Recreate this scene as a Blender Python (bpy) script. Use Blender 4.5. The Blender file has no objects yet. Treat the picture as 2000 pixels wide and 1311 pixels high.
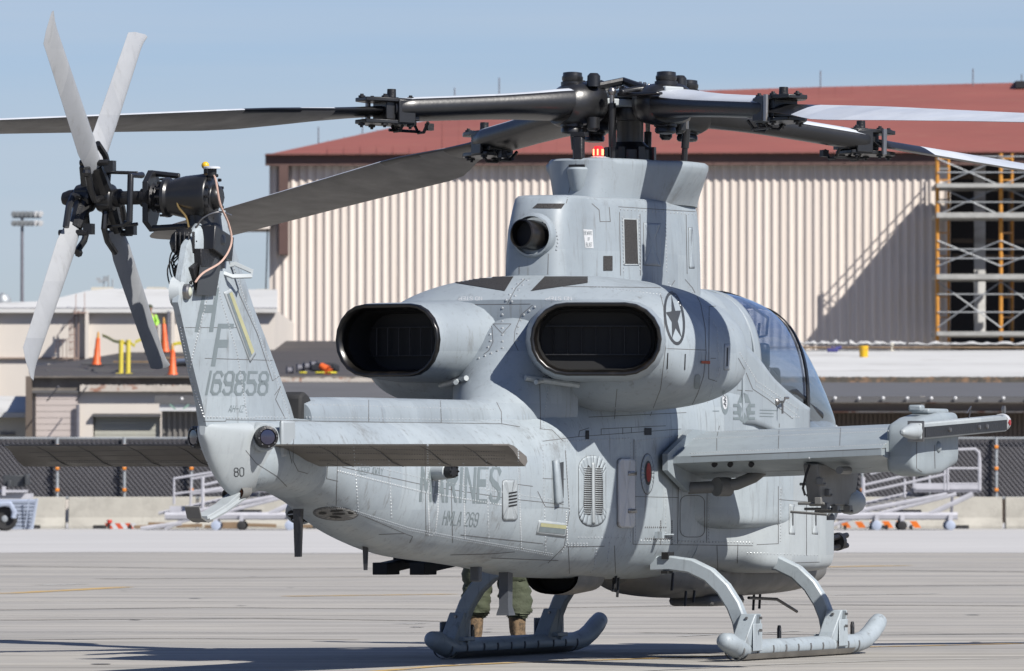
import bpy, bmesh, math, random
from mathutils import Vector, Matrix
from mathutils.bvhtree import BVHTree
random.seed(7)
S = bpy.context.scene
COL = S.collection
R = math.radians
# ------------------------------------------------------------------ camera, sky, sun, exposure
FPX, HC, YHZ = 17500.0, 1.32, 935.0          # focal length in photo pixels, eye height, horizon row
cd = bpy.data.cameras.new('camera'); cam = bpy.data.objects.new('camera', cd); COL.objects.link(cam)
cd.sensor_width = 36; cd.lens = FPX / 2000 * 36; cd.clip_end = 20000; cd.clip_start = 1
PITCH = math.atan((YHZ - 655.5) / FPX)
cam.location = (0, 0, HC); cam.rotation_euler = (math.pi / 2 + PITCH, 0, 0)
cd.dof.use_dof = True; cd.dof.focus_distance = 64.5; cd.dof.aperture_fstop = 13
S.camera = cam
BETA, ELEV = R(45), R(41)
sd = Vector((math.sin(BETA) * math.cos(ELEV), -math.cos(BETA) * math.cos(ELEV), math.sin(ELEV)))
W = bpy.data.worlds.new('World'); S.world = W; W.use_nodes = True
wn = W.node_tree.nodes; wl = W.node_tree.links; wn.clear()
sky = wn.new('ShaderNodeTexSky'); sky.sky_type = 'NISHITA'; sky.sun_disc = False
sky.sun_elevation = ELEV; sky.sun_rotation = math.pi - BETA
sky.air_density = 1.0; sky.dust_density = 0.2; sky.ozone_density = 3.0; sky.altitude = 200
bg = wn.new('ShaderNodeBackground'); bg.inputs[1].default_value = 0.052
wo = wn.new('ShaderNodeOutputWorld')
# faint high cloud veil over the whole sky: horizontal streaks, same everywhere
tc = wn.new('ShaderNodeTexCoord'); mp = wn.new('ShaderNodeMapping'); mp.inputs['Scale'].default_value = (1.6, 1.6, 40)
nz = wn.new('ShaderNodeTexNoise'); nz.inputs['Scale'].default_value = 3.0; nz.inputs['Detail'].default_value = 6
rmp = wn.new('ShaderNodeMapRange'); rmp.inputs[1].default_value = 0.42; rmp.inputs[2].default_value = 0.66
rmp.inputs[3].default_value = 0.0; rmp.inputs[4].default_value = 0.38
tint = wn.new('ShaderNodeMix'); tint.data_type = 'RGBA'; tint.blend_type = 'MULTIPLY'; tint.inputs[0].default_value = 1.0
tint.inputs[7].default_value = SKYT = (0.78, 0.865, 1.22, 1)
mx = wn.new('ShaderNodeMix'); mx.data_type = 'RGBA'; mx.inputs[7].default_value = (6.5, 7.3, 8.4, 1)
wl.new(tc.outputs['Generated'], mp.inputs[0]); wl.new(mp.outputs[0], nz.inputs['Vector'])
wl.new(nz.outputs[0], rmp.inputs[0]); wl.new(rmp.outputs[0], mx.inputs[0])
wl.new(sky.outputs[0], tint.inputs[6]); wl.new(tint.outputs[2], mx.inputs[6]); wl.new(mx.outputs[2], bg.inputs[0]); wl.new(bg.outputs[0], wo.inputs[0])
sl = bpy.data.lights.new('sun', 'SUN'); sl.energy = 5.0; sl.angle = R(0.53); sl.color = (1.0, 0.955, 0.89)
so = bpy.data.objects.new('sun', sl); COL.objects.link(so); so.rotation_euler = (-sd).to_track_quat('-Z', 'Y').to_euler(); so.location = (20, -20, 40)
S.view_settings.view_transform = 'Standard'; S.view_settings.look = 'None'
S.view_settings.exposure = 0.66; S.view_settings.gamma = 1; S.view_settings.use_curve_mapping = False

# ------------------------------------------------------------------ helpers
def at(px, py, d):
    """world point seen at photo pixel px,py at depth d"""
    ang = math.atan((655.5 - py) / FPX) + PITCH
    return Vector(((px - 1000) / FPX * d * 1.0, d, HC + d * math.tan(ang)))
def tag(o, label=None, cat=None, group=None, kind=None):
    if label: o['label'] = label
    if cat: o['category'] = cat
    if group: o['group'] = group
    if kind: o['kind'] = kind
    return o
def empty(name, loc=(0, 0, 0), rz=0, label=None, cat=None, group=None, parent=None):
    o = bpy.data.objects.new(name, None); COL.objects.link(o); o.location = loc; o.rotation_euler = (0, 0, rz)
    o.empty_display_size = 0.3
    if parent: o.parent = parent
    return tag(o, label, cat, group)
def copy_tree(o, parent=None, loc=None, rz=None):
    c = o.copy(); COL.objects.link(c); c.parent = parent
    if loc is not None: c.location = loc
    if rz is not None: c.rotation_euler = (0, 0, rz)
    for ch in list(o.children): copy_tree(ch, c)
    return c
class MB:
    def __init__(s): s.v = []; s.f = []; s.m = []; s.cm = 0
    def add(s, vs, fs):
        b = len(s.v); s.v += [tuple(v) for v in vs]; s.f += [tuple(b + i for i in f) for f in fs]; s.m += [s.cm] * len(fs); return s
    def box(s, c, z, rot=None, tp=1.0):
        hx, hy, hz = z[0] / 2, z[1] / 2, z[2] / 2; vs = []
        for k in (-1, 1):
            t = tp if k > 0 else 1
            for (i, j) in ((-1, -1), (1, -1), (1, 1), (-1, 1)): vs.append(Vector((i * hx * t, j * hy * t, k * hz)))
        if rot: vs = [rot @ v for v in vs]
        c = Vector(c); vs = [v + c for v in vs]
        return s.add(vs, [(3, 2, 1, 0), (4, 5, 6, 7), (0, 1, 5, 4), (1, 2, 6, 5), (2, 3, 7, 6), (3, 0, 4, 7)])
    def hexa(s, p):  # 8 points bottom 4 ccw, top 4 ccw
        return s.add(p, [(3, 2, 1, 0), (4, 5, 6, 7), (0, 1, 5, 4), (1, 2, 6, 5), (2, 3, 7, 6), (3, 0, 4, 7)])
    def rings(s, rs, cap0=True, cap1=True, closed=True):
        n = len(rs[0]); vs = [p for r in rs for p in r]; fs = []
        for i in range(len(rs) - 1):
            for j in range(n if closed else n - 1):
                k = (j + 1) % n; fs.append((i * n + j, i * n + k, (i + 1) * n + k, (i + 1) * n + j))
        if cap0: fs.append(tuple(range(n))[::-1])
        if cap1: fs.append(tuple((len(rs) - 1) * n + j for j in range(n)))
        return s.add(vs, fs)
    def cyl(s, p0, p1, r0, r1=None, n=14, cap=True):
        if r1 is None: r1 = r0
        p0 = Vector(p0); p1 = Vector(p1); d = (p1 - p0).normalized(); a = d.orthogonal().normalized(); b = d.cross(a)
        rs = [[p + (a * math.cos(t) + b * math.sin(t)) * r for t in [2 * math.pi * i / n for i in range(n)]] for p, r in ((p0, r0), (p1, r1))]
        return s.rings(rs, cap, cap)
    def lathe(s, p0, axis, prof, n=20, cap=True):
        """prof: (distance along axis, radius)"""
        p0 = Vector(p0); d = Vector(axis).normalized(); a = d.orthogonal().normalized(); b = d.cross(a)
        rs = [[p0 + d * t + (a * math.cos(q) + b * math.sin(q)) * r for q in [2 * math.pi * i / n for i in range(n)]] for t, r in prof]
        return s.rings(rs, cap, cap)
    def tube(s, path, r, n=8, sec=None):
        P = [Vector(p) for p in path]; rs = []; up = None
        for i, p in enumerate(P):
            t = (P[min(i + 1, len(P) - 1)] - P[max(i - 1, 0)]).normalized()
            if up is None: up = t.orthogonal().normalized() if sec is None else (Vector(sec[2]) - t * t.dot(Vector(sec[2]))).normalized()
            else: up = (up - t * t.dot(up)).normalized()
            b = t.cross(up); rr = r[i] if isinstance(r, (list, tuple)) else r
            if sec is None: rs.append([p + (up * math.cos(q) + b * math.sin(q)) * rr for q in [2 * math.pi * k / n for k in range(n)]])
            else:
                hx, hy = sec[0], sec[1]; c = .25 * min(hx, hy)
                rs.append([p + up * y + b * x for x, y in ((-hx + c, -hy), (hx - c, -hy), (hx, -hy + c), (hx, hy - c), (hx - c, hy), (-hx + c, hy), (-hx, hy - c), (-hx, -hy + c))])
        return s.rings(rs)
    def sphere(s, c, r, n=12, sc=(1, 1, 1), lo=-90, hi=90):
        c = Vector(c); rs = []; m = max(4, n // 2)
        for i in range(m + 1):
            a = R(lo + (hi - lo) * i / m); a = max(min(a, R(89.5)), R(-89.5))
            rs.append([c + Vector((math.cos(a) * math.cos(q) * sc[0], math.cos(a) * math.sin(q) * sc[1], math.sin(a) * sc[2])) * r for q in [2 * math.pi * k / n for k in range(n)]])
        return s.rings(rs)
    def plate(s, pts, nrm, th):
        """planar polygon given thickness"""
        nrm = Vector(nrm) * th; a = [Vector(p) for p in pts]; b = [p + nrm for p in a]; n = len(a)
        return s.add(a + b, [tuple(range(n))[::-1], tuple(range(n, 2 * n))] + [(i, (i + 1) % n, n + (i + 1) % n, n + i) for i in range(n)])
    def build(s, name, mat, parent=None, smooth=35, bevel=0, sub=0, label=None, cat=None, group=None, kind=None, seg=2):
        me = bpy.data.meshes.new(name); me.from_pydata(s.v, [], s.f)
        ms = mat if isinstance(mat, (list, tuple)) else [mat]
        for x in ms: me.materials.append(x)
        if len(ms) > 1: me.polygons.foreach_set('material_index', s.m)
        bm = bmesh.new(); bm.from_mesh(me); bmesh.ops.recalc_face_normals(bm, faces=bm.faces); bm.to_mesh(me); bm.free()
        me.update()
        if smooth: me.shade_smooth(); me.set_sharp_from_angle(angle=R(smooth))
        o = bpy.data.objects.new(name, me); COL.objects.link(o)
        if parent: o.parent = parent
        if bevel:
            b = o.modifiers.new('bevel', 'BEVEL'); b.width = bevel; b.segments = seg; b.limit_method = 'ANGLE'; b.angle_limit = R(40); b.harden_normals = False
        if sub: m = o.modifiers.new('sub', 'SUBSURF'); m.levels = m.render_levels = sub
        return tag(o, label, cat, group, kind)
# ------------------------------------------------------------------ materials
KA = .66   # albedo scale: the picture is exposed for darker surfaces than the first guesses
def kc(c): return tuple(x * KA for x in c)
def mat(name, col, rough=.6, metal=0., var=0.12, vs=3., bump=0., bs=40., coat=0., stain=None, ss=1., stretch=(1, 1, 1), spec=.5, emis=None):
    col = kc(col)
    m = bpy.data.materials.new(name); m.use_nodes = True; N = m.node_tree.nodes; L = m.node_tree.links
    p = N['Principled BSDF']; p.inputs['Roughness'].default_value = rough; p.inputs['Metallic'].default_value = metal
    p.inputs['Specular IOR Level'].default_value = spec
    if coat: p.inputs['Coat Weight'].default_value = coat
    tc = N.new('ShaderNodeTexCoord'); mp = N.new('ShaderNodeMapping'); mp.inputs['Scale'].default_value = stretch
    L.new(tc.outputs['Object'], mp.inputs[0])
    nz = N.new('ShaderNodeTexNoise'); nz.inputs['Scale'].default_value = vs; nz.inputs['Detail'].default_value = 5; nz.inputs['Roughness'].default_value = .65
    L.new(mp.outputs[0], nz.inputs['Vector'])
    cr = N.new('ShaderNodeMapRange'); cr.inputs[1].default_value = .25; cr.inputs[2].default_value = .75
    cr.inputs[3].default_value = 1 - var; cr.inputs[4].default_value = 1 + var
    L.new(nz.outputs[0], cr.inputs[0])
    mu = N.new('ShaderNodeMix'); mu.data_type = 'RGBA'; mu.blend_type = 'MULTIPLY'; mu.inputs[0].default_value = 1
    mu.inputs[6].default_value = (*col, 1); L.new(cr.outputs[0], mu.inputs[7]); out = mu.outputs[2]
    if stain:
        n2 = N.new('ShaderNodeTexNoise'); n2.inputs['Scale'].default_value = ss; n2.inputs['Detail'].default_value = 7; n2.inputs['Roughness'].default_value = .7
        L.new(mp.outputs[0], n2.inputs['Vector'])
        r2 = N.new('ShaderNodeMapRange'); r2.inputs[1].default_value = stain[1]; r2.inputs[2].default_value = stain[2]; r2.inputs[3].default_value = 0; r2.inputs[4].default_value = stain[3]
        L.new(n2.outputs[0], r2.inputs[0])
        m2 = N.new('ShaderNodeMix'); m2.data_type = 'RGBA'; m2.inputs[7].default_value = (*kc(stain[0]), 1)
        L.new(r2.outputs[0], m2.inputs[0]); L.new(out, m2.inputs[6]); out = m2.outputs[2]
    L.new(out, p.inputs['Base Color'])
    if bump:
        n3 = N.new('ShaderNodeTexNoise'); n3.inputs['Scale'].default_value = bs; n3.inputs['Detail'].default_value = 4
        L.new(mp.outputs[0], n3.inputs['Vector']); b = N.new('ShaderNodeBump'); b.inputs['Strength'].default_value = bump; b.inputs['Distance'].default_value = .02
        L.new(n3.outputs[0], b.inputs['Height']); L.new(b.outputs[0], p.inputs['Normal'])
    if emis: p.inputs['Emission Color'].default_value = (*emis[0], 1); p.inputs['Emission Strength'].default_value = emis[1]
    return m
def paint(name, col, dirt=(.085, .078, .068), amt=.75, rough=.48, faded=None):
    """aircraft paint: blotchy fading, vertical run marks, fine scuffs, slight skin waviness"""
    m = bpy.data.materials.new(name); m.use_nodes = True; N = m.node_tree.nodes; L = m.node_tree.links; p = N['Principled BSDF']
    faded = faded or tuple(x * 1.22 for x in col)
    tc = N.new('ShaderNodeTexCoord')
    def noise(sc, stretch, det=5, ro=.6):
        mp = N.new('ShaderNodeMapping'); mp.inputs['Scale'].default_value = stretch; L.new(tc.outputs['Object'], mp.inputs[0])
        n = N.new('ShaderNodeTexNoise'); n.inputs['Scale'].default_value = sc; n.inputs['Detail'].default_value = det; n.inputs['Roughness'].default_value = ro
        L.new(mp.outputs[0], n.inputs['Vector']); return n.outputs[0]
    def rng(x, a, b, c, d):
        r = N.new('ShaderNodeMapRange'); r.inputs[1].default_value = a; r.inputs[2].default_value = b; r.inputs[3].default_value = c; r.inputs[4].default_value = d
        L.new(x, r.inputs[0]); return r.outputs[0]
    def mix(f, a, b, mode='MIX'):
        x = N.new('ShaderNodeMix'); x.data_type = 'RGBA'; x.blend_type = mode
        (setattr(x.inputs[0], 'default_value', f) if isinstance(f, float) else L.new(f, x.inputs[0]))
        for i, q in ((6, a), (7, b)):
            if isinstance(q, tuple): x.inputs[i].default_value = (*q, 1)
            else: L.new(q, x.inputs[i])
        return x.outputs[2]
    bk = N.new('ShaderNodeTexBrick'); mb = N.new('ShaderNodeMapping'); mb.inputs['Rotation'].default_value = (math.pi / 2, 0, 0); L.new(tc.outputs['Object'], mb.inputs[0]); L.new(mb.outputs[0], bk.inputs['Vector'])
    bk.inputs['Scale'].default_value = 1.0; bk.inputs['Brick Width'].default_value = .62; bk.inputs['Row Height'].default_value = .37; bk.inputs['Mortar Size'].default_value = .0; bk.inputs['Bias'].default_value = 0; bk.offset = .37
    bk.inputs['Color1'].default_value = (.90, .905, .91, 1); bk.inputs['Color2'].default_value = (1.08, 1.075, 1.06, 1)
    c = mix(rng(noise(2.2, (1, 1, 1)), .42, .7, 0, .55), col, faded)
    c = mix(1.0, c, bk.outputs[0], 'MULTIPLY')
    c = mix(rng(noise(5.5, (1, 1, 1), 8, .7), .52, .78, 0, .35 * amt), c, tuple(x * .72 for x in col))
    c = mix(rng(noise(6, (3.5, 3.5, .35), 6, .7), .56, .8, 0, .6 * amt), c, dirt)      # vertical streaks
    c = mix(rng(noise(60, (1, 1, 1), 4, .6), .62, .8, 0, .30 * amt), c, dirt)
    c = mix(rng(noise(1.4, (1, 1, 1), 9, .75), .58, .75, 0, .5 * amt), c, dirt)
    L.new(c, p.inputs['Base Color'])
    L.new(rng(noise(4, (1, 1, 1)), .3, .7, rough - .08, rough + .12), p.inputs['Roughness'])
    p.inputs['Specular IOR Level'].default_value = .45
    b = N.new('ShaderNodeBump'); b.inputs['Strength'].default_value = .32; b.inputs['Distance'].default_value = .012
    L.new(noise(3.2, (1, 1, 1), 2, .4), b.inputs['Height'])
    b2 = N.new('ShaderNodeBump'); b2.inputs['Strength'].default_value = .06; b2.inputs['Distance'].default_value = .003
    L.new(noise(120, (1, 1, 1), 2, .5), b2.inputs['Height']); L.new(b.outputs[0], b2.inputs['Normal']); L.new(b2.outputs[0], p.inputs['Normal'])
    return m
M = {}
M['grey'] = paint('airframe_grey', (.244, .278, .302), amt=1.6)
M['grey2'] = paint('airframe_grey_cowl', (.21, .241, .266), amt=1.2)
M['greyp'] = paint('panel_grey', (.27, .296, .31), amt=.6)
M['wing'] = paint('wing_grey', (.195, .225, .245), amt=.7)
M['belly'] = paint('belly_shade_grey', (.115, .115, .112), amt=1.3)  # darker than the airframe grey: underside shade put into the colour
M['blade'] = paint('blade_grey', (.155, .15, .145), amt=.7, rough=.5)
M['trb'] = paint('tail_blade_grey', (.225, .235, .25), amt=.7, rough=.42)
M['dgrey'] = paint('dark_fitting_grey', (.055, .06, .068), amt=.5)
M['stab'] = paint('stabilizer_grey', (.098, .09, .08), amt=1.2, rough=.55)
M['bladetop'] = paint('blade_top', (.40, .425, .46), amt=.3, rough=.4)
M['white'] = mat('white_panel', (.62, .63, .64), .4, var=.06)
M['mark'] = mat('marking_grey', (.195, .235, .25), .55, var=.10, vs=14)
M['markd'] = mat('marking_dark', (.045, .05, .055), .55, var=.1)
M['marklt'] = mat('marking_light', (.62, .64, .66), .55, var=.1)
M['black'] = mat('rotor_black', (.015, .0155, .017), .34, var=.25, vs=5, bump=.05, bs=30, stain=((.05, .048, .045), .6, .85, .35), ss=5)
M['blackm'] = mat('black_metal', (.018, .018, .02), .45, metal=.3, var=.3, vs=12, bump=.2, bs=50)
M['deep_black'] = mat('near_black', (.0015, .0015, .002), .7, var=.4)  # near-black; puts the shade of ducts, slots and mouths into the colour
M['lip'] = mat('exhaust_lip', (.006, .0055, .005), .30, var=.5, vs=8, stain=((.05, .04, .03), .5, .7, .5), ss=6)
M['rubber'] = mat('rubber', (.02, .02, .021), .8, var=.2)
M['steel'] = mat('steel', (.35, .34, .33), .35, metal=.9, var=.15)
M['brass'] = mat('brass', (.55, .38, .15), .35, metal=.8)
M['copper'] = mat('copper_hose', (.62, .42, .34), .45)
M['seam'] = mat('seam_dark', (.13, .132, .135), .8, var=.3, vs=20)
M['rivet'] = mat('rivet', (.42, .45, .47), .35, metal=.2, var=.2, vs=30)
M['mesh'] = mat('screen_mesh', (.035, .033, .032), .6, var=.3, vs=60, bump=.6, bs=150)
M['yellow'] = mat('formation_strip', (.48, .47, .27), .5, var=.12, vs=9)
M['yel'] = mat('yellow_plastic', (.85, .50, .01), .45, var=.06)
M['yelp'] = mat('yellow_post', (.75, .62, .08), .5, var=.12)
M['orange'] = mat('orange_plastic', (.85, .14, .02), .5, var=.12)
M['red'] = mat('red', (.35, .02, .02), .4)
M['redlamp'] = mat('red_lamp', (.8, .05, .03), .3, emis=((1, .12, .05), 7))
M['redglass'] = mat('red_lens', (.45, .02, .03), .15, emis=((1, .03, .03), .6))
M['lens'] = mat('lens_glass', (.02, .02, .05), .06, coat=1)
M['olive'] = mat('flight_suit', (.060, .072, .040), .85, var=.2, vs=9, bump=.5, bs=25)
M['boot'] = mat('boot_tan', (.22, .145, .08), .85, var=.5, vs=22, stain=((.07, .05, .03), .48, .56, .8), ss=26)
M['skin'] = mat('skin', (.45, .27, .19), .55)
def glassmat(name, tintc, gl=.03):
    m = bpy.data.materials.new(name); m.use_nodes = True; N = m.node_tree.nodes; L = m.node_tree.links
    N.remove(N['Principled BSDF']); o = N['Material Output']
    t = N.new('ShaderNodeBsdfTransparent'); t.inputs[0].default_value = (*tintc, 1)
    g = N.new('ShaderNodeBsdfGlossy'); g.inputs['Roughness'].default_value = .015; g.inputs['Color'].default_value = (.95, .97, 1, 1)
    fr = N.new('ShaderNodeLayerWeight'); fr.inputs[0].default_value = .5; pw = N.new('ShaderNodeMath'); pw.operation = 'POWER'; pw.inputs[1].default_value = 4.6; L.new(fr.outputs['Facing'], pw.inputs[0])
    ad = N.new('ShaderNodeMath'); ad.operation = 'MULTIPLY_ADD'; ad.inputs[1].default_value = .93; ad.inputs[2].default_value = gl + .03
    mx = N.new('ShaderNodeMixShader'); L.new(pw.outputs[0], ad.inputs[0]); L.new(ad.outputs[0], mx.inputs[0]); L.new(t.outputs[0], mx.inputs[1]); L.new(g.outputs[0], mx.inputs[2]); L.new(mx.outputs[0], o.inputs[0])
    return m
M['glass'] = glassmat('canopy_glass', (.62, .67, .77), .07)
M['ws'] = glassmat('windscreen_glass', (.58, .65, .75), .16)
# ------------------------------------------------------------------ helicopter
A = R(19.5); MX, MD = .87, 66.0
SA, CA = math.sin(A), math.cos(A)
heli = empty('attack_helicopter', (MX, MD, 0), math.pi / 2 - A, 'grey twin engine attack helicopter standing on its skids on the concrete apron', 'helicopter')
ROTZ = Matrix.Rotation(-(math.pi / 2 - A), 3, 'Z')
def tolocal(p): return ROTZ @ (Vector(p) - Vector((MX, MD, 0)))
def pchip(xs, ys, x):
    n = len(xs)
    if x <= xs[0]: return ys[0]
    if x >= xs[-1]: return ys[-1]
    h = [xs[i + 1] - xs[i] for i in range(n - 1)]; dl = [(ys[i + 1] - ys[i]) / h[i] for i in range(n - 1)]
    d = [dl[0]] + [0] * (n - 2) + [dl[-1]]
    for i in range(1, n - 1):
        if dl[i - 1] * dl[i] > 0:
            w1 = 2 * h[i] + h[i - 1]; w2 = h[i] + 2 * h[i - 1]; d[i] = (w1 + w2) / (w1 / dl[i - 1] + w2 / dl[i])
    i = max(j for j in range(n - 1) if xs[j] <= x); t = (x - xs[i]) / h[i]
    return ys[i] * (1 + 2 * t) * (1 - t) ** 2 + d[i] * h[i] * t * (1 - t) ** 2 + ys[i + 1] * t * t * (3 - 2 * t) + d[i + 1] * h[i] * t * t * (t - 1)
def sring(X, hw, zt, zb, zm, nt, nb, n=48, yc=0):
    out = []
    for k in range(n):
        t = 2 * math.pi * k / n; c, s = math.cos(t), math.sin(t); e = nt if s >= 0 else nb; h = (zt - zm) if s >= 0 else (zm - zb)
        out.append(Vector((X, yc + hw * math.copysign(abs(c) ** (2 / e), c), zm + h * math.copysign(abs(s) ** (2 / e), s))))
    return out
def loft(name, rows, mt, step=.08, n=48, yc=0, parent=None, **kw):
    xs = [r[0] for r in rows]; m = MB(); rs = []; N = max(2, int((xs[-1] - xs[0]) / step))
    XS = sorted(set([round(xs[0] + (xs[-1] - xs[0]) * i / N, 4) for i in range(N + 1)] + [xs[0], xs[-1]]))
    for x in XS: rs.append(sring(x, *[pchip(xs, [r[j] for r in rows], x) for j in range(1, 7)], n=n, yc=yc))
    m.rings(rs); o = m.build(name, mt, parent or heli, smooth=40, **kw); AIR.append((m.v, m.f)); return o
AIR = []
#  X      hw    zt    zb    zm    nt   nb
HULL = [(-8.1, .03, 1.62, 1.44, 1.53, 2.0, 2.0), (-8.0, .10, 1.66, 1.33, 1.52, 2.0, 2.0), (-7.8, .19, 1.70, 1.24, 1.48, 2.2, 2.0), (-7.4, .25, 1.72, 1.235, 1.46, 2.3, 2.1),
        (-6.8, .29, 1.72, 1.145, 1.42, 2.4, 2.1), (-6, .34, 1.72, .925, 1.34, 2.4, 2.2), (-5, .40, 1.72, .785, 1.30, 2.4, 2.3), (-4, .45, 1.73, .73, 1.28, 2.4, 2.4), (-3.2, .49, 1.76, .68, 1.28, 2.6, 2.5),
        (-2.4, .53, 1.92, .62, 1.28, 3.5, 2.6), (-1.6, .54, 1.98, .60, 1.28, 5, 2.9), (-.5, .54, 2.0, .585, 1.28, 6, 3.1), (.6, .53, 2.1, .58, 1.28, 6, 3.2), (1.3, .49, 2.2, .58, 1.3, 6, 3.2), (1.9, .465, 2.1, .58, 1.3, 6, 3.2),
        (2.6, .44, 1.96, .59, 1.3, 5, 3.0), (3.2, .41, 1.82, .62, 1.3, 4, 2.8), (3.7, .37, 1.74, .68, 1.28, 3, 2.6), (4.2, .30, 1.66, .8, 1.25, 2.3, 2.2), (4.55, .2, 1.5, .95, 1.2, 2, 2), (4.72, .06, 1.3, 1.1, 1.2, 2, 2)]
hull = loft('fuselage', HULL, M['grey'], step=.07, n=64)
# tail cone ahead of the bumper, vertical wedge
TC = [(-8.60, .02, 1.675, 1.60, 1.65, 3, 3), (-8.5, .075, 1.68, 1.47, 1.64, 2.6, 1.7), (-8.38, .105, 1.685, 1.36, 1.63, 2.6, 1.6), (-8.2, .14, 1.69, 1.25, 1.62, 2.6, 1.5), (-8.05, .165, 1.695, 1.205, 1.61, 2.6, 1.5), (-7.85, .19, 1.70, 1.215, 1.58, 2.5, 1.6), (-7.5, .2, 1.70, 1.25, 1.52, 2.3, 1.9)]
loft('tail_cone', TC, M['greyp'], step=.04)
NAC = [(-2.60, 1.08, 2.59, 1.96, 2.26, 2.5, 2.4), (-2.55, 1.14, 2.63, 1.90, 2.25, 2.4, 2.6), (-2.42, 1.19, 2.69, 1.85, 2.23, 2.35, 2.8), (-2.2, 1.225, 2.77, 1.80, 2.20, 2.3, 3.0), (-1.6, 1.235, 2.785, 1.79, 2.19, 2.3, 3.1),
       (-1.15, 1.225, 2.78, 1.80, 2.19, 2.3, 3.1), (-.92, 1.20, 2.77, 1.83, 2.20, 2.3, 3.0), (-.80, 1.15, 2.75, 1.89, 2.22, 2.3, 2.8), (-.74, 1.06, 2.71, 1.97, 2.24, 2.3, 2.6)]
loft('engine_cowling', NAC, M['grey2'], step=.05, n=96)
DECK = [(-1.2, .5, 2.77, 1.7, 2.2, 3, 6), (.2, .5, 2.78, 1.7, 2.2, 3, 6), (.8, .5, 2.77, 1.75, 2.2, 2.8, 6), (1.2, .49, 2.75, 1.8, 2.2, 2.6, 6), (1.55, .475, 2.73, 1.85, 2.2, 2.5, 6)]
loft('engine_deck', DECK, M['grey2'], step=.1)
DOR = [(-3.62, .13, 1.86, 1.6, 1.7, 2.4, 4), (-3.35, .17, 1.88, 1.6, 1.7, 2.2, 4), (-3.15, .24, 1.93, 1.6, 1.72, 2, 4), (-3.0, .30, 2.03, 1.6, 1.75, 1.9, 4), (-2.88, .34, 2.18, 1.6, 1.8, 1.9, 4), (-2.78, .38, 2.32, 1.6, 1.85, 2, 4), (-2.68, .42, 2.42, 1.6, 1.9, 2, 4), (-2.5, .46, 2.5, 1.6, 1.9, 2, 4)]
loft('dorsal_fairing', DOR, M['grey2'], step=.03)
SHC = [(-6.95, .13, 1.83, 1.62, 1.70, 2.6, 4), (-6.85, .145, 1.86, 1.62, 1.70, 2.6, 4), (-5, .15, 1.87, 1.62, 1.71, 2.6, 4), (-3.5, .155, 1.87, 1.62, 1.71, 2.6, 4)]
loft('drive_shaft_cover', SHC, M['grey2'], step=.2)
# forward cheeks, belly pod
UCH = [(-.25, .51, 1.42, .98, 1.2, 8, 5), (0, .57, 1.43, .96, 1.2, 9, 6), (.25, .65, 1.435, .945, 1.2, 10, 6), (.5, .705, 1.44, .94, 1.2, 12, 7), (.8, .735, 1.44, .94, 1.2, 12, 8), (1.4, .742, 1.44, .94, 1.2, 12, 8), (1.75, .73, 1.44, .95, 1.2, 12, 8)]
loft('ammunition_bay_fairing', UCH, M['grey'], step=.05, n=72)
CHK = [(.1, .5, 1.3, .66, 1.0, 4, 4), (.5, .56, 1.36, .64, 1.0, 4, 4), (.9, .64, 1.40, .63, 1.0, 5, 4), (1.25, .705, 1.43, .615, 1.0, 9, 8), (1.7, .735, 1.44, .61, 1.0, 12, 10), (2.3, .735, 1.44, .61, 1.0, 12, 10), (2.72, .705, 1.44, .615, 1.0, 12, 10), (2.9, .66, 1.42, .63, 1.0, 10, 9), (3.05, .58, 1.38, .66, 1.0, 6, 6), (3.3, .42, 1.3, .72, 1.0, 4, 3)]
loft('cheek_fairing', CHK, M['greyp'], step=.05, n=72)
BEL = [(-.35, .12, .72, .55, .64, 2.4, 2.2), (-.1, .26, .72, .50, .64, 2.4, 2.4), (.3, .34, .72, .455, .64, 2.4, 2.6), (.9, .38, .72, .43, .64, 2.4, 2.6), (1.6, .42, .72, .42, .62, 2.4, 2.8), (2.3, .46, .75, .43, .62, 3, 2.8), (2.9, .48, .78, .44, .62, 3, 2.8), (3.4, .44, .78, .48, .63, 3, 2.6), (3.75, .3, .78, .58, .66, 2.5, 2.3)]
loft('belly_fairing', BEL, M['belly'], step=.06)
# ---- vertical fin
def finring(z, le, te, t, n=10):
    out = []; c = le - te; hw = t / 2
    prof = [(0, .25), (.12, .62), (.35, .95), (.6, 1), (.8, .85), (.93, .5), (1, 0)]
    for u, h in prof: out.append(Vector((te + c * u, -hw * h, z)))
    for u, h in prof[::-1][1:]: out.append(Vector((te + c * u, hw * h, z)))
    return out
m = MB(); FZ = [(1.66, -6.92, -8.60, .22), (1.80, -7.02, -8.66, .2), (2.1, -7.32, -8.86, .18), (2.45, -7.70, -9.08, .165), (2.62, -7.86, -9.02, .155), (2.82, -8.06, -8.93, .15), (2.95, -8.2, -8.72, .145), (3.06, -8.29, -8.5, .13)]
m.rings([finring(*z) for z in FZ]); m.build('tail_fin', M['grey'], heli, smooth=45); AIR.append((m.v, m.f))
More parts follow.
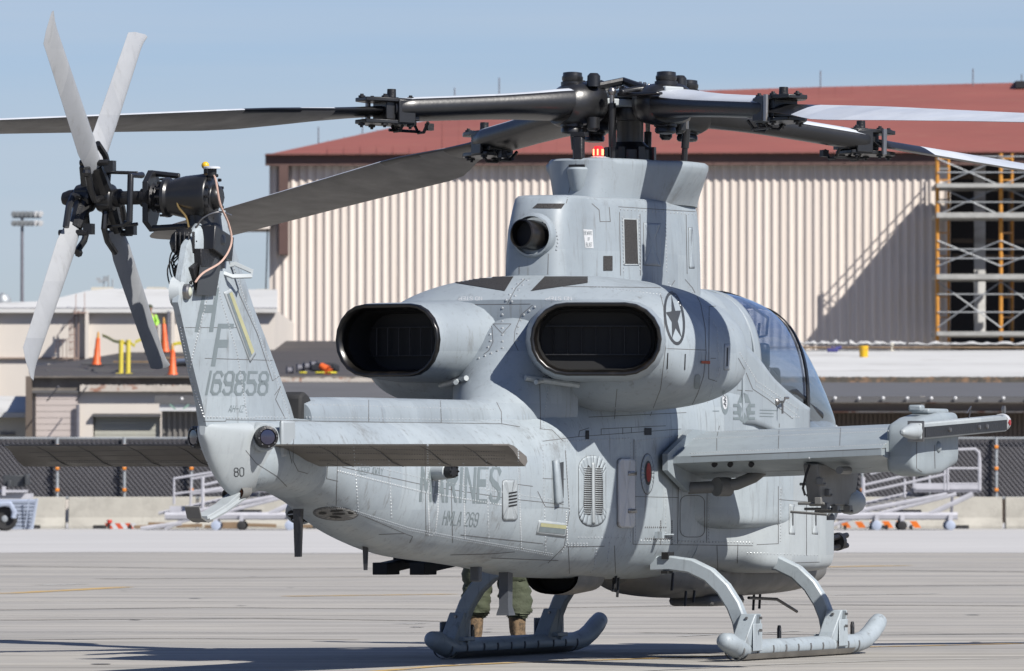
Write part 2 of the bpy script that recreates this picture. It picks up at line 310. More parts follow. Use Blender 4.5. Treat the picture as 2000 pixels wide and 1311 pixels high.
# ---- pylon fairings (plan outline lofted upward)
def planring(out, z, dx=0, k=1.0, cx=0):
    pts = [Vector((cx + (x - cx) * k + dx, y * k, z)) for x, y in out]
    return pts + [Vector((p.x, -p.y, p.z)) for p in pts[::-1] if abs(p.y) > 1e-4]
def resample(pts, n):
    L = [0]
    for i in range(1, len(pts)): L.append(L[-1] + math.dist(pts[i - 1], pts[i]))
    o = []
    for k in range(n):
        d = L[-1] * k / (n - 1); i = max(j for j in range(len(L) - 1) if L[j] <= d + 1e-9); t = (d - L[i]) / (L[i + 1] - L[i])
        o.append((pts[i][0] + (pts[i + 1][0] - pts[i][0]) * t, pts[i][1] + (pts[i + 1][1] - pts[i][1]) * t))
    return o
def cr(pts, n=60):
    P = [pts[0]] + pts + [pts[-1]]; o = []
    for i in range(1, len(P) - 2):
        for k in range(8):
            t = k / 8; o.append(tuple(.5 * (2 * P[i][j] + (P[i + 1][j] - P[i - 1][j]) * t + (2 * P[i - 1][j] - 5 * P[i][j] + 4 * P[i + 1][j] - P[i + 2][j]) * t * t + (3 * P[i][j] - P[i - 1][j] - 3 * P[i + 1][j] + P[i + 2][j]) * t ** 3) for j in (0, 1)))
    o.append(pts[-1]); return resample(o, n)
low = cr([(-2.20, 0), (-2.19, .14), (-2.12, .225), (-1.9, .25), (-1.66, .25), (-1.45, .31), (-1.2, .40), (-.9, .44), (-.4, .455), (.2, .43), (.6, .35), (.85, .23), (1.0, .1), (1.04, 0)])
lowt = cr([(-2.08, 0), (-2.07, .13), (-2.0, .20), (-1.85, .225), (-1.62, .24), (-1.42, .30), (-1.18, .38), (-.9, .405), (-.4, .41), (.2, .395), (.6, .32), (.85, .2), (.97, .08), (1.0, 0)])
m = MB(); rs = []
for z, t in ((2.66, 0), (2.9, .1), (3.1, .35), (3.24, .8), (3.29, 1)):
    rs.append(planring([(a[0] + (b[0] - a[0]) * t, a[1] + (b[1] - a[1]) * t) for a, b in zip(low, lowt)], z))
for z, k in ((3.325, .985), (3.345, .955), (3.352, .90)): rs.append(planring(lowt, z, k=k, cx=-.5))
m.rings(rs); m.build('pylon_fairing', M['grey2'], heli, smooth=50); AIR.append((m.v, m.f))
upb = cr([(-1.22, 0), (-1.2, .12), (-1.1, .2), (-.9, .28), (-.6, .345), (-.42, .375), (-.28, .39), (-.2, .40), (.1, .415), (.35, .39), (.6, .32), (.85, .2), (.98, 0)])
upt = cr([(-1.20, 0), (-1.17, .14), (-1.06, .25), (-.88, .325), (-.64, .375), (-.46, .43), (-.34, .52), (-.24, .565), (.08, .565), (.35, .49), (.6, .37), (.85, .21), (.98, 0)])
m = MB(); rs = []
for z, t in ((3.33, .0), (3.36, .10), (3.40, .26), (3.45, .48), (3.50, .68), (3.55, .86), (3.595, 1.0), (3.625, 1.0)):
    rs.append(planring([(a[0] + (b[0] - a[0]) * t, a[1] + (b[1] - a[1]) * t) for a, b in zip(upb, upt)], z))
rs.append(planring(upt, 3.64, k=.97, cx=-.3)); rs.append(planring(upt, 3.645, k=.9, cx=-.3))
m.rings(rs); m.build('pylon_top_fairing', M['grey2'], heli, smooth=50); AIR.append((m.v, m.f))
# post fairing on its back
m = MB(); m.rings([[Vector((-1.16 + r * math.cos(q) * 1.3, r * math.sin(q), z)) for q in [2 * math.pi * k / 20 for k in range(20)]] for z, r in ((3.36, .01), (3.42, .06), (3.56, .085), (3.575, .075))])
m.build('antenna_fairing', M['grey2'], heli)
m = MB(); m.tube([(-1.15, 0, 3.57), (-1.15, 0, 3.79), (-1.14, 0, 3.80)], .035, sec=(.035, .035, (1, 0, 0))); m.box((-1.14, 0, 3.815), (.09, .11, .03)); m.box((-1.15, 0, 3.585), (.12, .12, .02))
m.build('blade_antenna', M['blackm'], heli, bevel=.006)
m = MB(); m.lathe((-.72, 0, 3.64), (0, 0, 1), [(0, .085), (.02, .085), (.025, .06), (.03, .05)]); bb = m.build('beacon_light', M['greyp'], heli)
m = MB(); m.lathe((-.72, 0, 3.67), (0, 0, 1), [(0, .034), (.065, .034), (.075, .024)], n=16); m.build('beacon_lens', M['redglass'], bb)
for k in range(6):
    q = 2 * math.pi * k / 6 + .2; m = MB(); m.box((-.72 + .035 * math.cos(q), .035 * math.sin(q), 3.70), (.01, .01, .045), Matrix.Rotation(q, 3, 'Z')); m.build('light_element', M['redlamp'], bb, smooth=0)
# tail pipe of the auxiliary unit
m = MB(); d = Vector((-.86, .30, .08)).normalized(); p = Vector((-2.12, -.03, 3.05))
m.lathe(p, d, [(0, .108), (.20, .104), (.205, .094), (.02, .094)], n=32, cap=False); m.build('oil_cooler_pipe', M['lip'], heli, smooth=50)
m = MB(); m.lathe(p + d * .13, d, [(0, .096), (.001, .096)], n=24); m.build('pipe_interior', M['deep_black'], heli)
m = MB(); m.lathe(Vector((-2.10, -.03, 3.05)) + d * .06, (-1, 0, 0), [(0, .165), (.07, .15), (.075, .138), (0, .13)], n=32, cap=False); m.build('pipe_collar', M['grey2'], heli)
# ---- exhaust nozzles
def stadium(c, u, w, hw, hh, n=10):
    r = hh; out = []
    for k in range(n + 1): q = -math.pi / 2 + math.pi * k / n; out.append(c + u * (hw - r + r * math.cos(q)) + w * (r * math.sin(q)))
    for k in range(n + 1): q = math.pi / 2 + math.pi * k / n; out.append(c + u * (-(hw - r) + r * math.cos(q)) + w * (r * math.sin(q)))
    return out
for s in (-1, 1):
    ax = Vector((-math.cos(R(18)), s * math.sin(R(18)), .0)); w = Vector((0, 0, 1)); u = w.cross(ax).normalized()
    c0 = Vector((-2.42, s * .57, 2.285)); c1 = Vector((-3.06, s * .785, 2.30))
    n_ = empty('exhaust_nozzle', parent=heli)
    m = MB(); m.rings([stadium(c0 + (c1 - c0) * t, u, w, hw, hh) for t, hw, hh in ((0, .52, .30), (.35, .50, .285), (.75, .478, .272), (.93, .468, .262), (.955, .462, .256))], False, False)
    m.build('nozzle_shell', M['grey2'], n_, smooth=60)
    m = MB(); m.rings([stadium(c0 + (c1 - c0) * t, u, w, hw, hh) for t, hw, hh in ((.90, .462, .257), (.965, .464, .259), (.995, .460, .255), (1.0, .450, .245), (.985, .434, .229), (.9, .424, .219), (.84, .414, .212))], False, False)
    m.build('nozzle_lip', M['lip'], n_, smooth=60)
    m = MB(); m.rings([stadium(c0 + (c1 - c0) * t, u, w, hw, hh) for t, hw, hh in ((.86, .416, .213), (.56, .39, .197), (.55, .1, .05))], False, True); m.build('nozzle_duct', M['deep_black'], n_, smooth=60)
    cc = c0 + (c1 - c0) * .60
    for k in range(7):
        m = MB(); m.box(cc + u * (-.30 + .10 * k), (.006, .006, .2), Matrix.Rotation(0, 3, 'Z')); m.build('duct_vane', M['blackm'], n_, smooth=0)
    for k in (-1, 1):
        m = MB(); m.tube([cc + u * -.36 + w * .1 * k, cc + u * .36 + w * .1 * k], .005, n=4); m.build('duct_rail', M['blackm'], n_)
    m = MB(); m.tube([c0 + Vector((-.0, -s * .18, -.22)), Vector((-2.95, s * .30, 2.0))], .018); m.tube([Vector((-2.66, s * .52, 1.98)), Vector((-2.95, s * .22, 2.03))], .02)
    m.build('nozzle_strut', M['greyp'], n_)
# ---- canopy
CAN = [(1.45, .48, 2.73, 2.0, 2.15, 2.4, 3), (1.9, .475, 2.73, 1.95, 2.1, 2.4, 3), (2.4, .465, 2.70, 1.85, 2.0, 2.4, 3), (2.9, .45, 2.62, 1.78, 1.9, 2.3, 3), (3.3, .425, 2.46, 1.72, 1.84, 2.2, 3), (3.65, .39, 2.23, 1.68, 1.8, 2.1, 3), (3.95, .34, 1.97, 1.64, 1.76, 2, 3), (4.2, .27, 1.72, 1.6, 1.68, 2, 3)]
xs = [r[0] for r in CAN]
def canring(x, off=0):
    p = [pchip(xs, [r[j] for r in CAN], x) for j in range(1, 7)]; r = []
    for k in range(33):
        t = math.pi * k / 32; c, s = math.cos(t), math.sin(t); r.append(Vector((x, (p[0] + off) * math.copysign(abs(c) ** (2 / p[4]), c), p[3] + (p[1] - p[3] + off) * abs(s) ** (2 / p[4]))))
    r = [Vector((x, r[0].y, p[2]))] + r + [Vector((x, r[-1].y, p[2]))]
    return r
def strip(name, mt, x0, x1, off, n=24, k0=0, k1=35, mo=None, kw={}):
    m = MB(); m.rings([canring(x0 + (x1 - x0) * i / n, off)[k0:k1] for i in range(n + 1)], False, False, closed=False)
    o = m.build(name, mt, heli, smooth=60, **kw)
    if mo: q = o.modifiers.new('solid', 'SOLIDIFY'); q.thickness = mo; q.offset = 1
    return o
canopy = strip('canopy_glazing', M['glass'], 1.62, 2.84, 0)
def sillz(x): return pchip([1.2, 1.55, 1.95, 2.9, 3.3], [2.34, 2.22, 2.07, 1.86, 1.80], x)
for sg in (-1, 1):
    m = MB(); rows = []
    for i in range(30):
        x = 1.15 + (2.9 - 1.15) * i / 29; p = [pchip(xs, [r[j] for r in CAN], max(x, 1.45)) for j in range(1, 7)]; row = []
        for k in range(12):
            z = (p[3] - .42) + (sillz(x) - p[3] + .42) * k / 11; u = max(0, (z - p[3]) / (p[1] - p[3])); row.append(Vector((x, sg * (p[0] * (1 - u ** p[4]) ** (1 / p[4]) + .022), z)))
        rows.append(row)
    m.rings(rows, False, False, closed=False); q = m.build('cockpit_side_panel', M['grey2'], heli, smooth=60); q.modifiers.new('solid', 'SOLIDIFY').thickness = .01
    if sg < 0: AIR.append((m.v, m.f))
strip('windscreen', M['ws'], 2.91, 4.2, 0)
for a, b in ((1.45, 1.62), (2.84, 2.91)): strip('canopy_bow', M['grey2'] if a < 2 else M['blackm'], a, b, .006, n=4, mo=.012)
strip('roof_rail', M['blackm'], 1.6, 2.84, .004, k0=17, k1=19, mo=.01)
for X, z in ((1.95, 2.04), (3.0, 1.84)):
    m = MB(); m.box((X, 0, z + .12), (.13, .40, .42), Matrix.Rotation(R(-12), 3, 'Y')); m.box((X - .04, 0, z + .42), (.11, .24, .2)); m.box((X + .3, 0, z), (.5, .42, .1)); m.build('crew_seat', M['blackm'], heli, bevel=.03)
m = MB(); m.box((2.6, 0, 2.0), (.22, .54, .3), Matrix.Rotation(R(20), 3, 'Y')); m.sphere((2.5, 0, 2.17), .21, sc=(1.3, 1.1, .6)); m.box((2.3, .1, 2.2), (.08, .05, .2)); m.box((3.1, .1, 2.0), (.1, .3, .3)); m.box((3.55, 0, 1.86), (.2, .5, .2)); m.tube([(1.7, -.42, 2.0), (2.6, -.42, 1.98), (3.4, -.38, 1.8)], .05)
m.build('instrument_shroud', M['blackm'], heli, bevel=.02)
m = MB(); m.tube([(2.5, -.15, 2.62), (2.75, -.18, 2.55), (2.9, -.12, 2.42), (2.75, -.1, 2.40), (2.6, -.16, 2.5)], .012, n=6); m.sphere((2.3, -.12, 2.56), .06); m.build('helmet_cord', M['blackm'], heli)
m = MB(); m.sphere((4.62, 0, 1.52), .27, 24, sc=(.8, 1, .95)); m.cyl((4.5, 0, 1.2), (4.6, 0, 1.5), .22); m.build('nose_turret', M['greyp'], heli)
# gun
g = MB(); g.sphere((3.0, 0, .66), .28, 16, sc=(1, .9, .7)); g.box((3.2, -.05, .70), (.5, .22, .2)); g.build('gun_turret', M['blackm'], heli, bevel=.02)
g = MB()
for k in range(3):
    q = 2 * math.pi * k / 3; dy, dz = .045 * math.cos(q), .045 * math.sin(q); g.cyl((3.2, -.22 + dy, .76 + dz), (4.12, -.36 + dy, .84 + dz), .022, n=8)
g.lathe((3.98, -.34, .828), (1, -.15, .09), [(0, .07), (.05, .07)]); g.lathe((3.6, -.28, .795), (1, -.15, .09), [(0, .075), (.06, .075)]); g.lathe((3.2, -.22, .76), (1, -.2, .1), [(0, .09), (.18, .085)])
g.build('gun_barrels', M['blackm'], heli)
# ---- stub wings
def wing(s):
    r = MB(); 
    sec = lambda y, k, z0: [Vector((x, s * y, z0 + z)) for x, z in ((-.86, .05), (-.86, .0), (-.60, -.04), (-.15, -.115), (.06, -.11), (.19, -.02), (.22, .09), (.14, .19), (-.05, .235), (-.35, .19), (-.79, .075))]
    r.rings([sec(y, 1, z) for y, z in ((.45, 1.425), (.62, 1.43), (1.0, 1.445), (1.6, 1.465), (2.2, 1.49))])
    w = r.build('stub_wing', M['wing'], heli, smooth=25); AIR.append((r.v, r.f))
    m = MB(); pts = [(-.98, s * .58, 1.38), (-.98, s * .58, 1.50), (-.4, s * .58, 1.68), (.3, s * .58, 1.66), (.3, s * .58, 1.34), (-.5, s * .58, 1.22)]
    m.plate(pts, (0, s, 0), .04); m.build('root_fairing', M['wing'], w)
    # tip pod
    m = MB(); rr = []
    for X, hy, zt, zb, in ((-.68, .08, 1.64, 1.44), (-.665, .10, 1.69, 1.39), (-.62, .115, 1.72, 1.36), (-.4, .12, 1.765, 1.335), (0, .12, 1.805, 1.35), (.40, .115, 1.805, 1.42), (.43, .10, 1.78, 1.46)):
        rr.append(sring(X, hy, zt, zb, (zt + zb) / 2, 6, 6, n=48, yc=s * 2.285))
    m.rings(rr); tp = m.build('tip_pod', M['wing'], heli, smooth=40); AIR.append((m.v, m.f))
    m = MB(); m.box((0.05, s * 2.29, 1.81), (.5, .14, .04)); m.box((-.32, s * 2.30, 1.83), (.1, .1, .05)); m.build('pod_fitting', M['wing'], tp, bevel=.015)
    # launch rail on the outside of the pod
    Y = s * 2.46; sX = -.33; a = MB(); a.hexa([Vector(q) for q in ((-.55, Y - .05, 1.60), (1.62, Y - .05, 1.67), (1.62, Y + .05, 1.67), (-.55, Y + .05, 1.60), (-.55, Y - .05, 1.72), (1.62, Y - .05, 1.79), (1.62, Y + .05, 1.79), (-.55, Y + .05, 1.72))])
    lr = a.build('launch_rail', M['greyp'], heli, bevel=.012)
    a = MB(); yo = Y + s * .0505
    a.hexa([Vector(q) for q in ((-.5, yo, 1.615), (1.58, yo, 1.68), (1.58, yo + s * .012, 1.68), (-.5, yo + s * .012, 1.615), (-.5, yo, 1.69), (1.58, yo, 1.755), (1.58, yo + s * .012, 1.755), (-.5, yo + s * .012, 1.69))]); a.build('rail_channel', M['blackm'], lr, smooth=0)
    a = MB(); a.lathe((-.56, Y, 1.66), (-1, 0, -.03), [(0, .060), (.1, .054), (.22, .038), (.3, .022), (.31, .01)], n=16); a.build('rail_tail_fairing', M['greyp'], lr)
    a = MB(); a.box((-.53, Y, 1.66), (.02, .12, .15)); a.build('rail_band', M['steel'], lr)
    a = MB(); a.lathe((1.62, Y, 1.735), (1, 0, .03), [(0, .066), (.06, .066), (.11, .045), (.13, .01)], n=16); a.build('rail_nose_cap', M['white'], lr)
    a = MB(); a.lathe((1.64, yo + s * .01, 1.735), (0, s, 0), [(0, .022), (.01, .022)]); a.build('red_disc', M['red'], lr)
    a = MB()
    for x in (.1, .85, 1.05): a.lathe((x, yo + s * .012, 1.655 + .03 * (x + .55)), (0, s, 0), [(0, .018), (.012, .016)], n=10)
    a.lathe((1.5, yo, 1.83), (0, s, 0), [(0, .03), (.02, .03)], n=12); a.tube([(.8, Y, 1.76), (.86, Y, 1.85), (.75, Y, 1.80)], .005, n=4); a.build('rail_fastener', M['steel'], lr)
    for ch in list(lr.children) + [lr]: ch.data.transform(Matrix.Translation((sX, 0, 0)))
    a = MB(); a.sphere((-.12, s * 2.40, 1.55), .055, 14, sc=(1, .5, .8)); a.build('pod_boss', M['wing'], tp)
    # weapons pylon under the wing
    a = MB(); Yp = s * 1.62
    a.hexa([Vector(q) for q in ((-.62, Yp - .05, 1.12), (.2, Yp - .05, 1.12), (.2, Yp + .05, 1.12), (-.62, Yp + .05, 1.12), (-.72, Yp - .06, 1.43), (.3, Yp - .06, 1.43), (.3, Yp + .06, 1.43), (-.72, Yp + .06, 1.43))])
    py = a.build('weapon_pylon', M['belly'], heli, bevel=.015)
    a = MB(); a.sphere((.25, Yp, 1.15), .12, 14, sc=(2, .8, .8)); a.build('pylon_nose', M['greyp'], py)
    a = MB()
    for dx, dz in ((-.7, 1.16), (-.55, 1.12), (-.3, 1.1), (-.66, 1.3), (0, 1.1), (-.5, 1.22)):
        q_ = MB(); q_.box((dx, Yp + s * .06, dz), (.07, .05, .05)); q_.cyl((dx, Yp - .10, dz - .02), (dx, Yp + .10, dz - .02), .011, n=8); q_.build('pylon_fitting', M['belly'], py, bevel=.006)
    a.tube([(-.74, Yp - .13, 1.06), (-.72, Yp + .15, 1.08)], .010, n=6); a.lathe((-.74, Yp - .16, 1.02), (0, 0, 1), [(0, .03), (.03, .03), (.05, .015)], n=10)
    a.build('brace_bar', M['belly'], py); a = MB(); a.tube([(-.74, Yp, 1.42), (-.77, Yp - s * .02, 1.34), (-.74, Yp - s * .05, 1.25), (-.72, Yp - s * .04, 1.2)], .009, n=6)
    a.build('hose', M['rubber'], py); a = MB(); a.lathe((-.72, Yp + s * .22, 1.38), (1, 0, 0), [(0, .028), (.22, .03)], n=10); a.build('actuator', M['belly'], py)
    for dy in (.7, .58, .42): a = MB(); a.lathe((-.80, s * (1.62 - dy), 1.425), (-1, 0, -.3), [(0, .022), (.02, .02)], n=10); a.build('connector', M['blackm'], py)
    a = MB(); a.tube([(-.5, Yp - .1, 1.10), (-.5, Yp + .1, 1.10)], .01); a.build('sway_brace', M['blackm'], py, bevel=.004)
    # tube brace below wing root
    a = MB(); a.tube([(-.45, s * .6, 1.25), (-.40, s * .80, 1.26), (-.38, s * .95, 1.28), (-.3, s * 1.05, 1.33), (-.25, s * 1.1, 1.38)], .045, n=12); a.cyl((-.46, s * .82, 1.26), (-.36, s * .88, 1.26), .07); a.build('brace_tube', M['belly'], w)
wing(-1); wing(1)
# missile launcher hanging from the left wing (seen under the belly)
ml = empty('missile_launcher', parent=heli)
def sl_(x, y, z0, z1, w=.04): return [Vector(q) for q in ((x[0], y - w, z0[0]), (x[1], y - w, z0[1]), (x[1], y + w, z0[1]), (x[0], y + w, z0[0]), (x[0], y - w, z1[0]), (x[1], y - w, z1[1]), (x[1], y + w, z1[1]), (x[0], y + w, z1[0]))]
for Y in (1.33, 1.62):
    m = MB(); m.hexa(sl_((-.92, 1.7), Y, (.62, .80), (.70, .87))); m.box((-.80, Y, .66), (.26, .12, .09)); m.build('missile_rail', M['deep_black'], ml, bevel=.006)
m = MB(); m.hexa(sl_((-.5, 1.6), 1.48, (.70, .86), (.84, .94), .2)); m.build('launcher_frame', M['deep_black'], ml, bevel=.01)
m = MB(); m.hexa(sl_((-.35, .5), 1.5, (.84, .86), (1.0, 1.0), .06)); m.build('launcher_adapter', M['deep_black'], ml, bevel=.01)
# ---- stabilisers
for s in (-1, 1):
    m = MB(); sec = lambda y, c0, c1: [Vector((c0 + (c1 - c0) * f - .30, s * y, z)) for f, z in ((0, 1.545), (0, 1.535), (.28, 1.50), (.6, 1.435), (.88, 1.40), (1, 1.43), (.95, 1.465), (.62, 1.50), (.28, 1.535))]
    m.rings([sec(y, a, b) for y, a, b in ((.12, -7.5, -6.76), (1.0, -7.5, -6.78), (1.6, -7.5, -6.8), (1.70, -7.48, -6.84), (1.77, -7.38, -7.0))])
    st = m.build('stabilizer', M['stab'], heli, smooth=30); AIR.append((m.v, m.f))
    for y in (.5, .85, 1.2, 1.5):
        m = MB(); m.tube([(-7.79, s * y, 1.534), (-7.6, s * y, 1.499), (-7.35, s * y, 1.424), (-7.15, s * y, 1.40)], .004, n=4); m.build('rib_seam', M['seam'], st)
m = MB(); m.box((-7.60, -.205, 1.58), (.24, .03, .24), Matrix.Rotation(R(0), 3, 'X')); m.build('stabilizer_fitting', M['greyp'], heli, bevel=.03)
# ---- tail warning sensors
for s in (-1, 1):
    d = Vector((-.80, s * .6, 0)).normalized(); p = Vector((-8.0, s * .185, 1.59))
    m = MB(); m.lathe(p - d * .12, d, [(0, .10), (.15, .095), (.17, .085)], n=24); b_ = m.build('sensor_blister', M['greyp'], heli)
    m = MB(); m.lathe(p + d * .05, d, [(0, .072), (.03, .075), (.075, .072), (.08, .055), (.07, .05)], n=20); m.build('sensor_housing', M['blackm'], b_)
    m = MB(); m.lathe(p + d * .12, d, [(0, .05), (.006, .048), (.008, .02)], n=20); m.build('sensor_lens', M['lens'], b_)
    m = MB()
    for k in range(8): q = 2 * math.pi * k / 8; u = d.orthogonal().normalized(); w = d.cross(u); m.lathe(p + d * .125 + (u * math.cos(q) + w * math.sin(q)) * .06, d, [(0, .007), (.008, .005)], n=6)
    m.build('sensor_screw', M['steel'], b_)
d = Vector((-.35, -.94, .0)).normalized(); p = Vector((-5.28, -.40, 1.37))
m = MB(); m.lathe(p - d * .06, d, [(0, .068), (.16, .055), (.17, .04)], n=24); bq = m.build('beam_sensor', M['greyp'], heli)
m = MB(); m.lathe(p + d * .10, d, [(0, .048), (.03, .05), (.06, .046), (.065, .01)], n=16)
for k in range(8): q = 2 * math.pi * k / 8; u = d.orthogonal().normalized(); w = d.cross(u); m.lathe(p + d * .16 + (u * math.cos(q) + w * math.sin(q)) * .038, d, [(0, .008), (.012, .006)], n=6)
m.build('sensor_housing', M['blackm'], bq)
# ---- tail bumper
m = MB(); m.rings([[Vector((-8.02 + a + .03 * math.cos(q), .075 * math.sin(q) , 1.235 + .055 * math.cos(q) + b)) for q in [2 * math.pi * k / 20 for k in range(20)]] for a, b in ((.12, .0), (-.02, -.01), (-.04, -.012))], False, False)
tb = m.build('tail_bumper', M['belly'], heli)
m = MB(); m.tube([(-7.95, 0, 1.24), (-8.25, 0, 1.13), (-8.5, 0, 1.06), (-8.62, 0, 1.03)], .05, sec=(.055, .012, (0, 0, 1))); m.tube([(-7.95, -.05, 1.20), (-8.3, -.045, 1.09), (-8.58, -.04, 1.02)], .02); m.tube([(-7.95, .05, 1.20), (-8.3, .045, 1.09), (-8.58, .04, 1.02)], .02); [m.v.__setitem__(i, (v[0], v[1] * .8, v[2] + .05 * (-7.9 - v[0]))) for i, v in enumerate(m.v)]; m.build('bumper_arm', M['greyp'], tb)
m = MB(); m.tube([(-8.56, 0, 1.0), (-8.66, 0, .995), (-8.76, 0, 1.02), (-8.80, 0, 1.09)], .05, sec=(.05, .007, (0, 0, 1))); m.v = [(v[0] + .02, v[1], v[2] + .05) for v in m.v]; m.build('bumper_shoe', M['belly'], tb)
m = MB(); m.lathe((-8.0, 0, 1.235), (-1, 0, -.3), [(0, .055), (.03, .058)], n=16); m.build('bumper_socket', mat('rust', (.16, .05, .02), .8, var=.4, vs=20), tb)
# ---- fin light
m = MB(); c = Vector((-8.99, -.01, 2.52)); m.lathe(c + Vector((0, .05, 0)), (0, -1, 0), [(0, .10), (.06, .075), (.075, .05)], n=24); fl = m.build('fin_light', M['greyp'], heli)
m = MB(); m.lathe(c + Vector((0, -.02, 0)), (0, -1, 0), [(0, .052), (.03, .05), (.04, .038)], n=20); m.build('lamp_rim', M['steel'], fl)
m = MB(); m.sphere(c + Vector((0, -.05, 0)), .035, 14, sc=(1, .6, 1)); m.build('lamp_lens', mat('clear_lens', (.6, .62, .5), .08, coat=1), fl)
# ---- fin step loop
m = MB(); m.tube([(-8.30, -.05, 2.70), (-8.28, -.10, 2.715), (-8.2, -.19, 2.665), (-8.25, -.20, 2.635), (-8.38, -.12, 2.63), (-8.42, -.05, 2.66)], .016, sec=(.014, .008, (1, 0, 0))); m.build('step_loop', M['greyp'], heli, smooth=30)
# cover intake on the front of the fin base
m = MB(); m.plate([(-7.02, -.075, 1.70), (-7.0, -.075, 1.87), (-6.93, -.075, 1.90), (-6.84, -.075, 1.87), (-6.74, -.075, 1.79), (-6.70, -.075, 1.70)], (0, 1, 0), .15); m.build('cooling_intake', M['rubber'], heli, bevel=.02)
# ---- belly items
def blade_ant(x, y, z0, z1, c0, c1, mt=M['blackm'], name='belly_antenna', t=.015):
    m = MB(); m.rings([[Vector((x + dx * c, y + dy, z)) for dx, dy in ((-.5, 0), (0, t), (.5, 0), (0, -t))] for z, c in ((z0, c0), (z1, c1))]); m.build(name, mt, heli, smooth=0)
blade_ant(-6.86, 0, 1.12, .80, .20, .14)
blade_ant(-5.58, 0, .86, .70, .12, .07)
m = MB(); m.box((-3.5, -.05, .66), (.07, .07, .12), None); m.build('belly_bracket', M['dgrey'], heli, bevel=.01)
m = MB(); m.rings([[Vector((-2.88 + dx * k, -.05 + dy * k, z)) for dx, dy in ((-.05, -.035), (.05, -.035), (.05, .035), (-.05, .035))] for z, k in ((.70, 1.6), (.66, 1.0), (.42, .95), (.37, 1.3), (.355, 1.35))]); m.build('drain_mast', M['dgrey'], heli, smooth=30)
# scoop with dark mouth
m = MB(); m.rings([sring(x, hw, .72, zb, .64, 4, 2.4, n=32, yc=-.02) for x, hw, zb in ((-1.80, .20, .49), (-1.55, .21, .48), (-1.15, .18, .50), (-.85, .08, .57))], False, True); sc_ = m.build('belly_scoop', M['belly'], heli, smooth=50)
m = MB(); m.rings([sring(x, hw, .70, zb, .63, 4, 2.4, n=32, yc=-.02) for x, hw, zb in ((-1.81, .175, .51), (-1.6, .17, .51))], False, True); m.build('scoop_mouth', M['deep_black'], sc_)
for (x, y, l) in ((-.95, -.2, .10), (-.85, -.2, .14), (-1.05, -.25, .07), (-.2, -.4, .10), (.25, -.35, .08), (2.35, -.2, .14), (2.5, -.2, .13), (.6, -.3, .06)):
    m = MB(); z = .60 if x < 0 else .46; m.cyl((x, y, z + .03), (x - .03, y, z - l), .010, n=6); m.build('drain_pipe', M['blackm'], heli)
m = MB(); m.box((1.5, -.1, .405), (.8, .36, .08)); m.build('belly_sensor_box', M['belly'], heli, bevel=.05)
m = MB(); m.tube([(1.9, -.3, .42), (2.6, -.3, .40), (3.1, -.3, .30)], .012, n=6); m.build('belly_wire', M['blackm'], heli)
# countermeasure dispenser drums either side of the boom
for s in ():
    y = s * .30; m = MB(); m.rings([[Vector((-6.82 + a * math.cos(q), y + s * b, 1.02 + a2 * math.sin(q) - s * 0)) for q in [2 * math.pi * k / 24 for k in range(24)]] for a, a2, b in ((.20, .12, -.16), (.215, .13, .0), (.205, .12, .05))])
    cdp = m.build('flare_dispenser', M['greyp'], heli, smooth=50)
    for k in range(7):
        q = R(-180 + 30 * k); m = MB(); m.rings([[Vector((-6.82 + .13 * math.cos(q) + r * math.cos(t) , y + s * (.052 + d), 1.02 + .075 * math.sin(q) + r * .62 * math.sin(t))) for t in [2 * math.pi * j / 12 for j in range(12)]] for r, d in ((.036, -.01), (.036, .004), (.030, .005))]); m.build('flare_tube', M['deep_black'], cdp)
fd = empty('flare_dispenser', parent=heli); dd = Vector((-.92, -.30, -.25)).normalized(); pc = Vector((-5.95, .33, 1.09)); uu = dd.cross(Vector((0, 0, 1))).normalized(); ww = uu.cross(dd)
m = MB(); m.rings([[pc + dd * t + uu * (.105 * k * math.cos(q)) + ww * (.085 * k * math.sin(q)) for q in [2 * math.pi * j / 24 for j in range(24)]] for t, k in ((-.25, .9), (-.02, 1), (0, .98), (.0, .9))]); m.build('dispenser_drum', M['greyp'], fd)
for k in range(5):
    q = R(-170 + 40 * k); m = MB(); m.lathe(pc + uu * .065 * math.cos(q) + ww * .05 * math.sin(q), dd, [(0, .026), (.006, .026)], n=12); m.build('flare_tube', M['deep_black'], fd)
    m = MB(); m.tube([pc + uu * .03 * math.cos(q) + ww * .02 * math.sin(q) + dd * .01, pc + uu * .085 * math.cos(q) + ww * .065 * math.sin(q) + dd * .012], .004, n=4); m.build('drum_spoke', M['bladetop'], fd)
